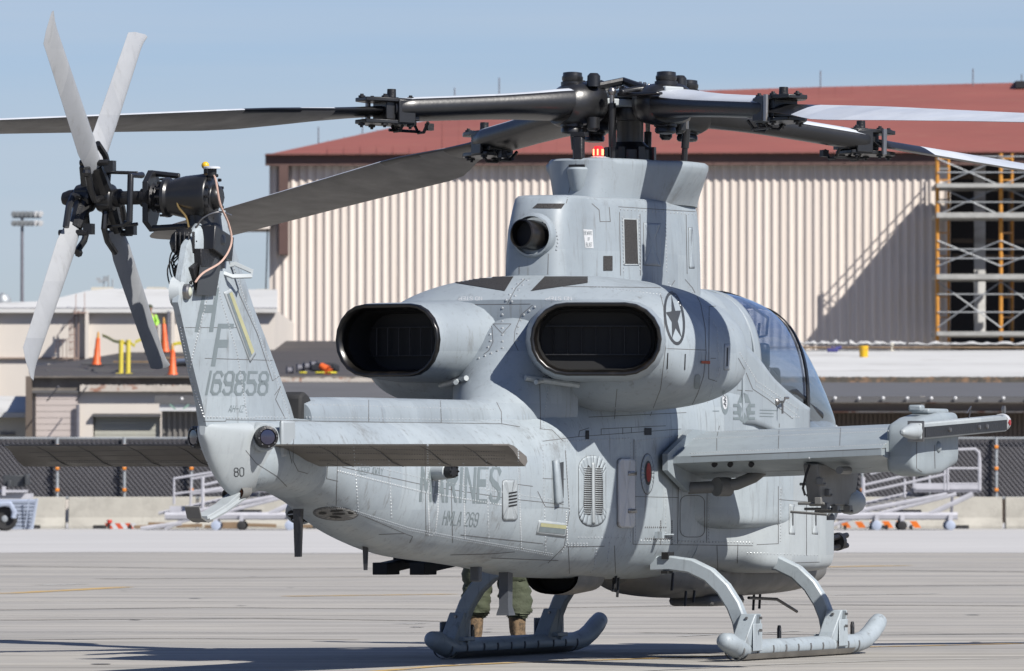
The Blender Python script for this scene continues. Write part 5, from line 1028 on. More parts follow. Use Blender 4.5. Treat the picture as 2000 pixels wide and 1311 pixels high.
# ribs share one mesh
a = V3(0, 322, DH); b = V3(0, 996, DH); zt, zb = a.z, 0.0; sp = 16.2 / FPX * DH
m = MB(); w = sp * .64
prof = [(-w / 2, 0), (-w * .36, -.05), (-w * .12, -.075), (w * .12, -.075), (w * .36, -.05), (w / 2, 0)]
m.rings([[Vector((x, y, z)) for x, y in prof] for z in (zb, zt)], closed=False, cap0=False, cap1=False); rib = part(m, 'wall_rib', B['tan'], hg, smooth=60)
x0 = V3(531, 0, DH).x; n = int((V3(1850, 0, DH).x - x0) / sp); rib.location = (x0 + sp / 2, DH, 0)
for k in range(1, n + 1): r2 = rib.copy(); COL.objects.link(r2); r2.location = (x0 + sp / 2 + sp * k, DH, 0)
m = MB(); ev = .55
m.hexa([V3(518, 324, DH - ev), V3(2520, 322, DH - ev), V3(2520, 322, DH + 1), V3(518, 324, DH + 1), V3(518, 300, DH - ev), V3(2520, 294, DH - ev), V3(2520, 294, DH + 1), V3(518, 300, DH + 1)]); part(m, 'eave_fascia', B['fascia'], hg, smooth=0)
m = MB(); E0 = [V3(516, 303, DH - ev - .3), V3(2520, 296, DH - ev - .3)]; RG = [V3(640, 276, 392), V3(860, 229, 405), V3(1180, 183, 420), V3(1600, 170, 422), V3(2520, 150, 424)]
back = [Vector((p.x, 470, E0[0].z)) for p in (E0[0], E0[1])]
Vv = [E0[0], V3(860, 301.5, DH - ev - .3), V3(1180, 300.5, DH - ev - .3), V3(1600, 299, DH - ev - .3), E0[1], RG[1], RG[2], RG[3], RG[4], Vector((E0[0].x, 445, E0[0].z)), Vector((RG[2].x, 462, E0[0].z)), Vector((E0[1].x, 462, E0[0].z))]
m.add(Vv, [(0, 1, 5), (1, 2, 6, 5), (2, 3, 7, 6), (3, 4, 8, 7), (0, 5, 9), (5, 6, 10, 9), (6, 7, 8, 11, 10)]); part(m, 'roof', B['redroof'], hg, smooth=0)
for k in range(58):
    px = 640 + k * 32; t0 = V3(px, 301, DH - ev - .35)
    # roof seam from eave to ridge
    if px < 860: r_ = V3(px, 301 - (px - 516) * .213, DH - ev + (px - 516) * .08)
    elif px < 1180: f = (px - 860) / 320; r_ = RG[1].lerp(RG[2], f)
    elif px < 1600: f = (px - 1180) / 420; r_ = RG[2].lerp(RG[3], f)
    else: f = (px - 1600) / 920; r_ = RG[3].lerp(RG[4], f)
    m = MB(); m.tube([t0, r_], .018, n=4); part(m, 'roof_seam', B['redroof'], hg, smooth=0)
for px, y0, y1 in ((622, 248, 278), (708, 222, 258), (888, 172, 200), (975, 152, 190), (1603, 138, 172), (1901, 134, 165), (1996, 145, 165)): m = MB(); d = 405 if px < 900 else 421; m.cyl(V3(px, y1 + 3, d), V3(px, y0, d), .03, n=5); part(m, 'lightning_rod', B['alud'], hg)
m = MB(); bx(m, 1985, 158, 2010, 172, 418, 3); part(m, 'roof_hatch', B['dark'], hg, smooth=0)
m = MB(); bx(m, 545, 322, 562, 497, DH - 1.2, 1.2); part(m, 'brown_duct', B['fascia'], hg, smooth=0, label='brown duct on the wall')
m = MB(); bx(m, 455, 424, 527, 447, DH - 1, 5); part(m, 'side_canopy', B['tan'], hg, smooth=0)
m = MB(); bx(m, 1903, 312, 1925, 655, DH + 3, .6); part(m, 'white_column', B['whiter'], hg, smooth=0)
m = MB(); bx(m, 1856, 650, 2500, 658, DH, 1.5); part(m, 'door_sill', B['galv'], hg, smooth=0)
m = MB()
for y in (345, 470, 500): m.tube([V3(1860, y, DH + 8), V3(2300, y + 6, DH + 8)], .12, n=4)
for x in (1975, 2060): m.tube([V3(x, 330, DH + 7), V3(x, 655, DH + 7)], .18, n=4)
part(m, 'inner_steelwork', B['brown'], hg, smooth=0)
m = MB(); P = [V3(523, 420, DH - .6), V3(521, 500, DH - .6), V3(518, 600, DH - .6), V3(516, 700, DH - .6)]; m.tube(P, .03, n=5); part(m, 'hanging_cable', B['dark'], hg)
# ------------------------------------------------------------------ scaffold
sc = empty('scaffold', V3(1900, 668, 377), label='orange and grey scaffold tower with board decks in front of the dark hangar doorway', cat='scaffold')
SO = mat('scaffold_orange', (.62, .27, .03), .6, var=.2); SG = mat('scaffold_grey', (.34, .36, .38), .5, metal=.2, var=.2); DK = mat('scaffold_board', (.42, .42, .40), .8, var=.25, vs=2)
for x in (1831, 1955, 2079):
    for d in (375.2, 379): m = MB(); m.cyl(V3(x + (22 if d > 377 else 0), 668, d), V3(x + (22 if d > 377 else 0), 300, d), .085 if d < 377 else .06, n=8); part(m, 'post', SO, sc)
    for y in (310, 330, 352, 390, 455, 500, 580, 620): m = MB(); m.cyl(V3(x, y, 375.2), V3(x + 22, y, 379), .035, n=5); part(m, 'rung', SO if y % 3 else SG, sc)
for y, t in ((363, 4), (421, 5), (541, 5), (652, 4)):
    for k in range(3): m = MB(); z0 = V3(0, y - t, 375.2).z; z1 = V3(0, y + t, 375.2).z; xa = V3(1829, 0, 375).x; xb = V3(2110, 0, 375).x; m.box(((xa + xb) / 2, 375.4 + 1.6 * k, (z0 + z1) / 2), (xb - xa, 1.56, (z1 - z0))); part(m, 'deck_board', DK, sc, smooth=0)
for xa, xb in ((1831, 1955), (1955, 2079)):
    for ya, yb in ((310, 363), (363, 421), (470, 520), (550, 640)):
        for s in (0, 1): m = MB(); m.cyl(V3(xa, ya if s else yb, 375.1), V3(xb, yb if s else ya, 375.1), .028, n=5); part(m, 'brace', SG, sc)
    for y in (306, 337, 395, 487, 505, 575, 610): m = MB(); m.cyl(V3(xa, y, 375.1), V3(xb, y, 375.1), .03, n=5); part(m, 'guard_rail', SG, sc)
# ------------------------------------------------------------------ annex on the right: white roof, grey roof, brown siding
an = empty('annex_building', V3(1800, 1020, 270), label='low brown sided annex with grey front roof and white upper roof before the hangar', cat='building')
m = MB(); bx(m, 1380, 806, 2500, 1019, 270, 12); part(m, 'wall', B['brown'], an, smooth=0)
w = MB(); w.box((0, 0, 0), (.10, .06, V3(0, 806, 270).z)); rb = part(w, 'siding_rib', B['brown'], an, smooth=0); zc = V3(0, 806, 270).z / 2
for k in range(75):
    r2 = rb if k == 0 else rb.copy()
    if k: COL.objects.link(r2)
    r2.location = (V3(1560, 0, 270).x + k * .118 * 1.15, 269.97, zc)
m = MB(); bx(m, 1380, 788, 2500, 803, 269.0, 1.0); part(m, 'fascia_board', mat('grey_brown_fascia', (.22, .19, .175), .8, var=.1), an, smooth=0)
m = MB(); bx(m, 1380, 803, 2500, 806, 268.8, .5); bx(m, 1380, 784.5, 2500, 788, 268.6, .5); part(m, 'pale_trim', B['lightedge'], an, smooth=0)
m = MB(); bx(m, 1380, 775, 2500, 784.5, 268.4, 1.2); part(m, 'gutter', B['tar'], an, smooth=0)
for k in range(10):
    px = 1631 + 47 * k; m = MB(); m.sphere(V3(px, 778, 268.2), .055, 8); part(m, 'eave_lamp', M['white'], an)
m = MB(); m.box(V3(1802, 797, 268.7), (.12, .2, .7)); part(m, 'down_pipe', B['pink'], an, smooth=0)
m = MB(); sheet(m, [(1380, 776, 268.3), (2500, 776, 268.3), (2500, 747, 285), (1380, 747, 285)]); part(m, 'front_roof', B['tar2'], an, smooth=0)
def rough(m, x0, x1, y0, y1, d, amp, seed, n=120, th=.6):
    rr = random.Random(seed); top = []; bot = []
    for i in range(n + 1): x = x0 + (x1 - x0) * i / n; top.append((x, y0 + rr.uniform(-amp, amp))); bot.append((x, y1))
    V = [V3(x, y, d) for x, y in top] + [V3(x, y, d) for x, y in bot] + [V3(x, y + .8, d + th) for x, y in top]
    m.add(V, [(i, i + 1, n + 2 + i, n + 1 + i) for i in range(n)] + [(2 * n + 2 + i, 2 * n + 3 + i, i + 1, i) for i in range(n)])
m = MB(); rough(m, 1380, 2500, 736, 748, 285, .9, 5, n=500); part(m, 'broken_roof_edge', B['edge'], an, smooth=0)
m = MB(); sheet(m, [(1380, 737, 285.6), (2500, 735, 285.6), (2500, 682, 352), (1380, 684, 352)]); part(m, 'white_roof', B['whiter'], an, smooth=0)
for k in range(6): m = MB(); xk = 1560 + k * 80; m.box(V3(xk, 679, 349 + .3 * k), (3.4, 1.2, .06), Matrix.Rotation(R(4 * (-1) ** k), 3, 'Z')); part(m, 'plywood_sheet', B['wood'], an, smooth=0)
def tarp(x0, x1, y0, y1, d, seed, name, label):
    rr = random.Random(seed); n = 26; m = MB(); rows = []
    for j in range(5):
        rows.append([V3(x0 + (x1 - x0) * i / n, y1 - (y1 - y0) * math.sin(math.pi * min(1, (j + .5) / 4.5)) * (.42 + .25 * math.sin(i * 1.3 + seed) * math.sin(i * .37 + seed)) * (.6 + .5 * rr.random()), d + j * .5) for i in range(n + 1)])
    m.rings(rows, False, False, closed=False); o = m.build(name, B['whiter'], smooth=50); o['label'] = label; o['category'] = 'tarpaulin'; return o
o = tarp(1560, 1655, 658, 673, 351, 1, 'tarpaulin', 'crumpled white tarpaulin left of the yellow bucket at the hangar foot'); o = tarp(1660, 1770, 656, 674, 351, 4, 'tarpaulin', 'crumpled white tarpaulin behind the yellow bucket at the hangar foot'); tarp(1775, 2010, 660, 674, 351, 6, 'tarpaulin', 'long shaded tarpaulin lying under the scaffold')
bk = empty('bucket', V3(1687, 699, 331), label='yellow bucket standing on the white roof', cat='bucket')
m = MB(); p = V3(1687, 699, 331); m.lathe(p, (0, 0, 1), [(0, .15), (.02, .155), (.40, .175), (.42, .18), (.44, .18), (.445, .165)], n=20); part(m, 'pail', M['yel'], bk); m = MB(); m.tube([p + Vector((-.18, 0, .40)), p + Vector((-.12, -.16, .30)), p + Vector((.12, -.16, .30)), p + Vector((.18, 0, .40))], .008, n=5); part(m, 'handle', M['steel'], bk)
m = MB(); p = V3(1626, 684, 338); m.box(p, (.4, .3, .15)); m.lathe(p + Vector((.1, 0, .05)), (1, 0, .2), [(0, .08), (.25, .07)]); m.box(p + Vector((0, 0, .12)), (.1, .05, .06)); tag(m.build('power_tool', mat('tool_blue', (.05, .05, .22), .6), bevel=.02), 'small blue power tool lying on the white roof left of the bucket', 'tool')
m = MB(); p = V3(1742, 686, 338); m.lathe(p, (0, 0, 1), [(0, .10), (.03, .10), (.05, .03), (.2, .03), (.22, .07), (.3, .06)]); tag(m.build('roof_vent', B['cream']), 'small olive vent pipe on the white roof right of the bucket', 'vent')
# ------------------------------------------------------------------ dark roofed building on the left and centre
db = empty('dark_roof_building', V3(600, 1019, 275), label='pink block building with a torn dark tar roof and roll doors behind the fence', cat='building')
m = MB(); bx(m, 62, 764, 182, 1019, 275, 20); bx(m, 313, 764, 1400, 1019, 275, 20); bx(m, 182, 764, 313, 808, 275, 20); bx(m, 182, 808, 313, 1019, 275.4, 20); part(m, 'wall', B['pink'], db, smooth=0)
m = MB(); bx(m, 50, 735, 62, 1019, 274.6, 20); part(m, 'corner_wall', B['brown'], db, smooth=0)
for k in range(8):
    m = MB(); bx(m, 70, 768 + 12.2 * k, 151, 779.4 + 12.2 * k, 274.85, .15); part(m, 'door_slat', mat('door_pink', (.57, .50, .465), .7, var=.04) if k == 0 else bpy.data.materials['door_pink'], db, smooth=0)
for k in range(8):
    m = MB(); bx(m, 185, 814 + 9 * k, 312, 822.4 + 9 * k, 275.15, .15); part(m, 'door_slat', mat('door_grey', (.47, .47, .41), .7, var=.06, stain=((.42, .36, .2), .6, .7, .4), ss=.8) if k == 0 else bpy.data.materials['door_grey'], db, smooth=0)
m = MB(); bx(m, 62, 763, 155, 768, 274.75, .25); bx(m, 180, 809, 314, 814, 274.8, .5); part(m, 'door_shadow_bar', B['tar2'], db, smooth=0)  # dark bars put in for the shadow line above each door
m = MB(); m.tube([V3(152, 790, 274.7), V3(152, 870, 274.7)], .06, n=6); part(m, 'wall_pipe', B['alud'], db)
for x in (92, 148): m = MB(); m.tube([V3(x, 783, 274.4), V3(x + 4, 778, 274.2), V3(x + 22, 755, 273.5)], .022, n=5); part(m, 'lamp_bracket', B['alud'], db)
m = MB(); rough(m, 62, 1400, 735, 764, 274.85, .7, 9, n=300, th=.15); part(m, 'parapet', mat('parapet_grey', (.17, .15, .13), .85, var=.3, vs=.8, stain=((.34, .30, .26), .5, .7, .6), ss=.7), db, smooth=0)
m = MB(); rough(m, 156, 398, 752, 765, 274.7, 1.6, 12, n=150, th=.14); part(m, 'broken_cornice', B['lightedge'], db, smooth=0)
m = MB(); Pp = [(66, 738, 274.6), (1400, 738, 274.6), (1400, 668, 352), (560, 666, 352), (380, 684, 340), (250, 687, 336), (150, 704, 318), (66, 716, 300)]; P = [V3(*p) for p in Pp]; cen = V3(500, 712, 310)
m.add(P + [cen], [(i, (i + 1) % 8, 8) for i in range(8)]); part(m, 'tar_roof', B['tar'], db, smooth=0)
for i, (x0, x1, y, d, h) in enumerate(((90, 370, 733, 277, 3), (90, 300, 722, 290, 4), (160, 390, 708, 305, 3), (560, 660, 741, 276, 4), (520, 660, 735, 279, 3))): m = MB(); rough(m, x0, x1, y, y + h, d, 1.2, 20 + i, n=30, th=1.5); part(m, 'roofing_strip', B['edge'] if i > 2 else B['tar2'], db, smooth=0)
m = MB(); sheet(m, [(520, 776, 270), (1400, 776, 270), (1400, 747, 274), (520, 745, 274)]); part(m, 'lower_roof', B['tar2'], db, smooth=0)
m = MB(); rough(m, 520, 1400, 738, 746, 273.9, 1.4, 31); part(m, 'torn_edge', B['lightedge'], db, smooth=0)
for k, (x, y) in enumerate(((580, 719), (594, 716), (607, 713), (560, 724))): m = MB(); p = V3(x, y, 285); m.lathe(p, (1, .2, 0), [(0, .16), (.03, .10), (.16, .10), (.19, .16)], n=14); tag(m.build('hose_reel', B['alud']), ['left one of the three dark drums beside the tail fin', 'middle one of the dark drums on the tar roof', 'dark drum nearest the black bags', 'dark drum hidden closest to the tail fin'][k] , 'drum', 'dark drums on the tar roof')
m = MB(); p = V3(628, 722, 284)
for k in range(5): m.box(p + Vector((.1 * k - .1, .1 * k, .05 + .05 * (k % 2))), (.5, .3, .22), Matrix.Rotation(k, 3, 'Z'))
tag(m.build('rubbish_bags', B['dark'], bevel=.05), 'black bags heaped beside the fallen orange cone', 'rubbish')
for k, (x0, x1, y) in enumerate(((345, 385, 706), (345, 390, 711))): m = MB(); m.tube([V3(x0, y, 300), V3(x1, y - 3, 300)], .09, n=8); tag(m.build('roof_pipe', mat('pipe_blue', (.10, .13, .20), .5) if k == 0 else B['dark']), 'bluish pipe lying on the dark roof' if k == 0 else 'black pipe lying on the dark roof', 'pipe')
m = MB(); m.box(V3(372, 700, 304), (2.2, 1.5, .08)); m.box(V3(280, 707, 300), (2.0, .5, .06)); tag(m.build('plank', B['wood']), 'brown planks lying on the dark roof', 'plank')
# shed at the fin
sh = empty('shed', V3(440, 1019, 268), label='grey ribbed shed with dark roof and white fascia beside the tail fin', cat='shed')
m = MB(); bx(m, 316, 803, 570, 1019, 268, 5); part(m, 'wall', B['greyrib'], sh, smooth=0)
w = MB(); w.box((0, 0, 0), (.07, .06, V3(0, 803, 268).z)); rb = part(w, 'siding_rib', B['greyrib'], sh, smooth=0); zc = V3(0, 803, 268).z / 2
for k in range(22):
    r2 = rb if k == 0 else rb.copy()
    if k: COL.objects.link(r2)
    r2.location = (V3(319, 0, 268).x + k * .17, 267.97, zc)
m = MB(); bx(m, 311, 787, 575, 803, 267.5, .5); part(m, 'white_fascia', M['white'], sh, smooth=0)
m = MB(); rough(m, 302, 580, 773, 788, 267.4, .8, 44, n=90, th=5); part(m, 'roof', B['tar2'], sh, smooth=0)
for a, b in (((332, 790), (343, 800)), ((358, 799), (369, 790))): m = MB(); m.tube([V3(*a, 267.3), V3(*b, 267.3)], .03, n=4); part(m, 'green_strut', mat('green_strut', (.25, .42, .33), .6) if a[0] == 332 else bpy.data.materials['green_strut'], sh, smooth=0)
m = MB(); m.sphere(V3(355, 779, 266.8), .05, 8); part(m, 'roof_lamp', M['white'], sh)
# far left awning and wall
aw = empty('awning_building', V3(20, 1019, 279), label='cream walled building with a white awning roof at the left edge', cat='building')
m = MB(); bx(m, -150, 815, 50, 1019, 279, 6); part(m, 'wall', B['cream'], aw, smooth=0)
m = MB(); sheet(m, [(-150, 806, 278.6), (52, 806, 278.6), (52, 774, 288), (-150, 772, 288)]); part(m, 'awning_roof', B['whiter'], aw, smooth=0)
m = MB(); bx(m, -150, 806, 51, 814, 278.7, .3); part(m, 'awning_edge', B['alud'], aw, smooth=0)
m = MB(); rr = random.Random(5); x = 1
while x < 30: w_ = rr.uniform(1, 2.4); bx(m, x, 847 - rr.uniform(2.5, 5), x + w_ * .6, 850, 278.95, .02); bx(m, x, 849, x + w_ + .8, 850, 278.95, .02); x += w_ + .9
part(m, 'small_sign', B['alud'], aw, smooth=0)
# ------------------------------------------------------------------ white roofed building behind
wb = empty('white_roof_building', V3(250, 1005, 335), label='pink block building with a low white roof and caged ladder behind the tail rotor', cat='building')
m = MB(); bx(m, -200, 604, 536, 1004, 335, 30); part(m, 'wall', B['pink'], wb, smooth=0)
m = MB(); bx(m, -200, 601, 540, 607, 334.7, .3); part(m, 'gutter', B['alud'], wb, smooth=0)
m = MB(); sheet(m, [(-200, 603, 334.65), (542, 603, 334.65), (542, 566, 350), (215, 564, 350), (170, 568, 348), (90, 588, 341), (-200, 600, 336)]); part(m, 'white_roof', B['whiter'], wb, smooth=0)
for x0, x1, y in ((178, 218, 561), (286, 322, 561), (326, 360, 565), (500, 530, 565)): m = MB(); bx(m, x0, y, x1, y + 10, 352, 3); part(m, 'roof_curb', B['cream'], wb, smooth=0)
m = MB(); bx(m, -200, 698, 536, 701, 334.85, .3); part(m, 'belt_course', mat('belt_brown', (.36, .27, .22), .8), wb, smooth=0)
for x in (166, 334, -20): m = MB(); bx(m, x, 608, x + 7, 1004, 334.6, .4); part(m, 'pilaster', B['pink'], wb, smooth=0)
m = MB(); m.tube([V3(329, 608, 334.5), V3(329, 700, 334.5)], .06, n=6); part(m, 'down_pipe', B['alud'], wb)
ld = MB()
for x in (145, 153): ld.tube([V3(x, 606, 334.2), V3(x, 708, 334.2)], .03, n=5)
for k in range(16): ld.tube([V3(145, 612 + 6 * k, 334.2), V3(153, 612 + 6 * k, 334.2)], .02, n=4)
for k in range(5): y = 625 + 14 * k; ld.tube([V3(145, y, 334.2), V3(141, y + 1, 333.6), V3(137, y + 2, 333.4), V3(135, y + 2, 333.6), V3(136, y + 1, 334.2)], .02, n=4)
for x in (135, 138, 141): ld.tube([V3(x, 625, 333.5), V3(x, 695, 333.5)], .015, n=4)
ld.tube([V3(150, 613, 334.2), V3(125, 640, 334), V3(112, 655, 334), V3(108, 690, 334)], .02, n=4); ld.tube([V3(112, 668, 334), V3(135, 662, 334)], .02, n=4)
for x in (116, 122, 130): ld.tube([V3(x, 662, 334), V3(x, 705, 334)], .02, n=4)
ld.tube([V3(148, 575, 336), V3(148, 607, 334.4)], .02, n=4); ld.tube([V3(165, 572, 336), V3(165, 607, 334.4)], .02, n=4)
bx(ld, 146, 609, 166, 612, 333.2, 1)
part(ld, 'caged_ladder', mat('ladder_rust', (.34, .24, .20), .7), wb, smooth=0)
m = MB(); p = V3(5, 590, 345); m.sphere(p, .35, 10); m.box(p + Vector((.1, 0, -.3)), (.9, .5, .3)); m.tube([V3(3, 600, 345), V3(6, 572, 345)], .06, n=5); tag(m.build('rooftop_fan', B['galv']), 'grey rooftop fan unit at the left edge of the white roof', 'fan unit')
ant = empty('rooftop_antenna', V3(205, 566, 356), label='small rack of pale antennas on the white roof', cat='antenna')
m = MB()
for x, y in ((203, 540), (212, 538), (220, 545)): m.tube([V3(x, 568, 356), V3(x, y, 356)], .03, n=5)
part(m, 'mast', B['galv'], ant)
m = MB()
for x, y, w_ in ((192, 545, 8), (196, 550, 9), (205, 547, 10), (206, 542, 7)): m.box(V3(x, y, 356), (w_ / FPX * 356, .2, .1))
part(m, 'antenna_panel', B['galv'], ant)
# floodlight pole
fp = empty('floodlight_pole', V3(43, 980, 480), label='tall floodlight pole with two rows of lamps at the left', cat='light pole')
m = MB(); m.cyl(V3(43, 983, 480), V3(43, 415, 480), .12, .08, n=8); part(m, 'pole', B['alud'], fp)
m = MB()
for y in (424, 437): m.tube([V3(24, y, 480), V3(80, y, 480)], .06, n=5)
part(m, 'cross_arm', B['alud'], fp)
for k in range(7):
    for j, y in enumerate((418, 436)):
        x = 27 + 8.6 * k; p = V3(x, y, 479.7); m = MB(); m.lathe(p, (.3 if k < 5 else 1, -1, -.5), [(-.16, .10), (0, .17), (.05, .17), (.06, .1)], n=10); part(m, 'lamp', B['galv'] if k < 5 else M['white'], fp)
# ------------------------------------------------------------------ cones, posts, tape, worker
def delineator(x, y0, y1, d, label, lean=0, grp='tall orange delineators on the roofs'):
    h = (y1 - y0) / FPX * d; b = V3(x, y1, d); e = empty('delineator', b, label=label, cat='cone', group=grp); ax_ = Vector((lean, 0, 1)).normalized()
    m = MB(); m.lathe((0, 0, 0), ax_, [(.03, .17), (h * .1, .15), (h * .13, .13), (h * .3, .12), (h * .32, .105), (h * .5, .10), (h * .52, .09), (h * .8, .07), (h * .82, .05)], n=14); o = m.build('cone', M['orange'], e)
    m = MB(); m.lathe(ax_ * h * .82, ax_, [(0, .045), (h * .12, .04), (h * .18, .02)], n=10); m.build('cone_top', mat('cone_amber', (.7, .35, .06), .5) if 'cone_amber' not in bpy.data.materials else bpy.data.materials['cone_amber'], e)
    m = MB(); m.box((0, 0, .02), (.5, .4, .05)); m.build('base', M['rubber'], e, bevel=.01); return e
delineator(188, 648, 715, 300, 'leftmost tall orange cone on the dark roof, left of the yellow posts', .06)
delineator(323, 620, 690, 325, 'orange cone farther back beside the dark downpipe', -.05)
delineator(337, 672, 735, 280, 'orange cone nearest the front beside the tail fin', 0)
delineator(543, 613, 676, 350, 'orange cone at the foot of the hangar corner', 0)
m = MB(); p = V3(626, 714, 283); m.lathe(p, (.8, -.3, -.55), [(0, .10), (.25, .14), (.27, .17)], n=12); m.lathe(p + Vector((.25, -.1, -.2)), (.8, -.3, -.55), [(0, .12), (.06, .16)], n=12); tag(m.build('fallen_cone', M['orange']), 'orange cone fallen on its side on the dark roof', 'cone')
for x, lab in ((236, 'left one of the two yellow posts on the dark roof'), (250, 'right one of the two yellow posts on the dark roof')):
    m = MB(); a = V3(x, 730, 285); m.cyl(a, V3(x + .5, 667, 285), .075, n=10); m.lathe(V3(x + .5, 667, 285), (0, 0, 1), [(0, .085), (.05, .085)], n=10); m.box(a, (.3, .3, .04)); tag(m.build('yellow_post', M['yelp']), lab, 'post', 'yellow posts')
TP = mat('caution_tape', (.72, .62, .05), .5, var=.25, vs=8)
for pts, lab in (([(200, 655, 299), (212, 660, 296), (222, 666, 290), (236, 669, 285)], 'yellow tape tied from the leftmost cone to the posts'), ([(240, 668, 285), (246, 672, 285), (250, 668, 285)], 'short yellow tape knotted between the two yellow posts'), ([(254, 669, 285), (262, 676, 285), (264, 668, 286), (278, 662, 290)], 'yellow tape fluttering right of the posts'),
                 ([(337, 673, 281), (350, 670, 281), (362, 672, 281), (372, 690, 281)], 'yellow tape running right from the front cone'), ([(512, 622, 350), (522, 618, 350), (532, 614, 350), (543, 613, 350)], 'yellow tape tied to the cone at the hangar corner'), ([(318, 640, 325), (324, 660, 325), (314, 668, 325)], 'yellow tape hanging on the rear cone')):
    m = MB(); P = [V3(*p) for p in pts]; Vv = []
    for i, p in enumerate(P): Vv += [p + Vector((0, .02 * i, .05)), p + Vector((0, .03, -.05))]
    m.add(Vv, [(2 * i, 2 * i + 1, 2 * i + 3, 2 * i + 2) for i in range(len(P) - 1)]); o = m.build('caution_tape', TP, smooth=0); o.modifiers.new('s', 'SOLIDIFY').thickness = .01; tag(o, lab, 'tape')
for x in (592, 625, 648): m = MB(); p = V3(x, 728, 280); m.box(p, (.28, .2, .06), Matrix.Rotation(x, 3, 'Z')); tag(m.build('tape_heap', TP, bevel=.02), {592: 'yellow tape heap below the dark drums', 625: 'yellow tape heap below the fallen cone', 648: 'yellow tape heap nearest the left exhaust'}[x], 'tape', 'yellow tape heaps on the roof')
# ------------------------------------------------------------------ barriers, fence
jx = [-120, 130, 385, 690, 1000, 1310, 1640, 1962, 2250]
names = ['at the left edge behind the pale ramp', 'between the cart and the left ramp', 'behind the left ramp', 'behind the tail boom', 'behind the fuselage', 'behind the landing gear', 'behind the right ramp', 'at the right edge']
for i in range(len(jx) - 1):
    x0 = V3(jx[i], 0, 235).x + .04; x1 = V3(jx[i + 1], 0, 235).x - .05; L = x1 - x0; e = empty('concrete_barrier', ((x0 + x1) / 2, 235.4, 0), label='weathered concrete barrier ' + names[i], cat='barrier', group='concrete barriers under the fence')
    m = MB(); rr = random.Random(i); prof = [(-.30, 0), (-.30, .08), (-.16, .30), (-.10, .84), (.10, .84), (.16, .30), (.30, .08), (.30, 0)]; N_ = 12
    m.rings([[Vector((-L / 2 + L * k / N_, y + rr.uniform(-.006, .006), z + rr.uniform(-.008, .008) * (z > .1))) for y, z in prof] for k in range(N_ + 1)]); m.build('barrier_block', B['conc'], e, smooth=0, bevel=.015)
    for k in (-.25, .25): m = MB(); m.box((k * L, -.292, .05), (.35, .05, .10)); m.build('drain_slot', M['rubber'], e, smooth=0)
fe = empty('chain_link_fence', (0, 235.6, .85), label='chain link fence with dark screen and orange post clips above the barriers', cat='fence')
zb, zt = V3(0, 973, 235.6).z, V3(0, 856, 235.6).z; xa, xb = V3(-150, 0, 235.6).x, V3(2200, 0, 235.6).x
m = MB(); m.box(((xa + xb) / 2, 235.75, (zb + zt) / 2), (xb - xa, .01, zt - zb - .04)); part(m, 'privacy_screen', B['screen'], fe, smooth=0)
m = MB(); m.tube([(xa, 235.6, zt), (xb, 235.6, zt)], .03, n=6); part(m, 'top_rail', B['galv'], fe)
m = MB(); m.tube([(xa, 235.6, zb), (xb, 235.6, zb)], .035, n=6); part(m, 'bottom_rail', B['galv'], fe)
m = MB(); H = zt - zb; pit = .125; n = int((xb - xa) / pit)
for k in range(-12, n):
    for s in (1, -1):
        p0 = Vector((xa + k * pit, 235.66, zb if s > 0 else zt)); p1 = p0 + Vector((H * .85, 0, s * H)); 
        m.tube([p0, p1], .009, n=3)
part(m, 'wire_mesh', B['wire'], fe, smooth=0, kind='stuff')
for k in range(-1, 17):
    x = V3(112 + 131 * k, 0, 235.5).x; m = MB(); m.cyl((x, 235.5, zb - .1), (x, 235.5, zt + .03), .038, n=8); part(m, 'fence_post', B['galv'], fe)
    m = MB(); m.box((x - .12, 235.70, (zb + zt) / 2), (.08, .012, H * .96)); part(m, 'screen_lap', B['dark'], fe, smooth=0)
    for y in (873, 915, 957): m = MB(); p = V3(112 + 131 * k, y, 235.45); m.box(p, (.10, .08, .09)); part(m, 'orange_clip', mat('clip_orange', (.80, .26, .02), .5) if 'clip_orange' not in bpy.data.materials else bpy.data.materials['clip_orange'], fe, bevel=.02)
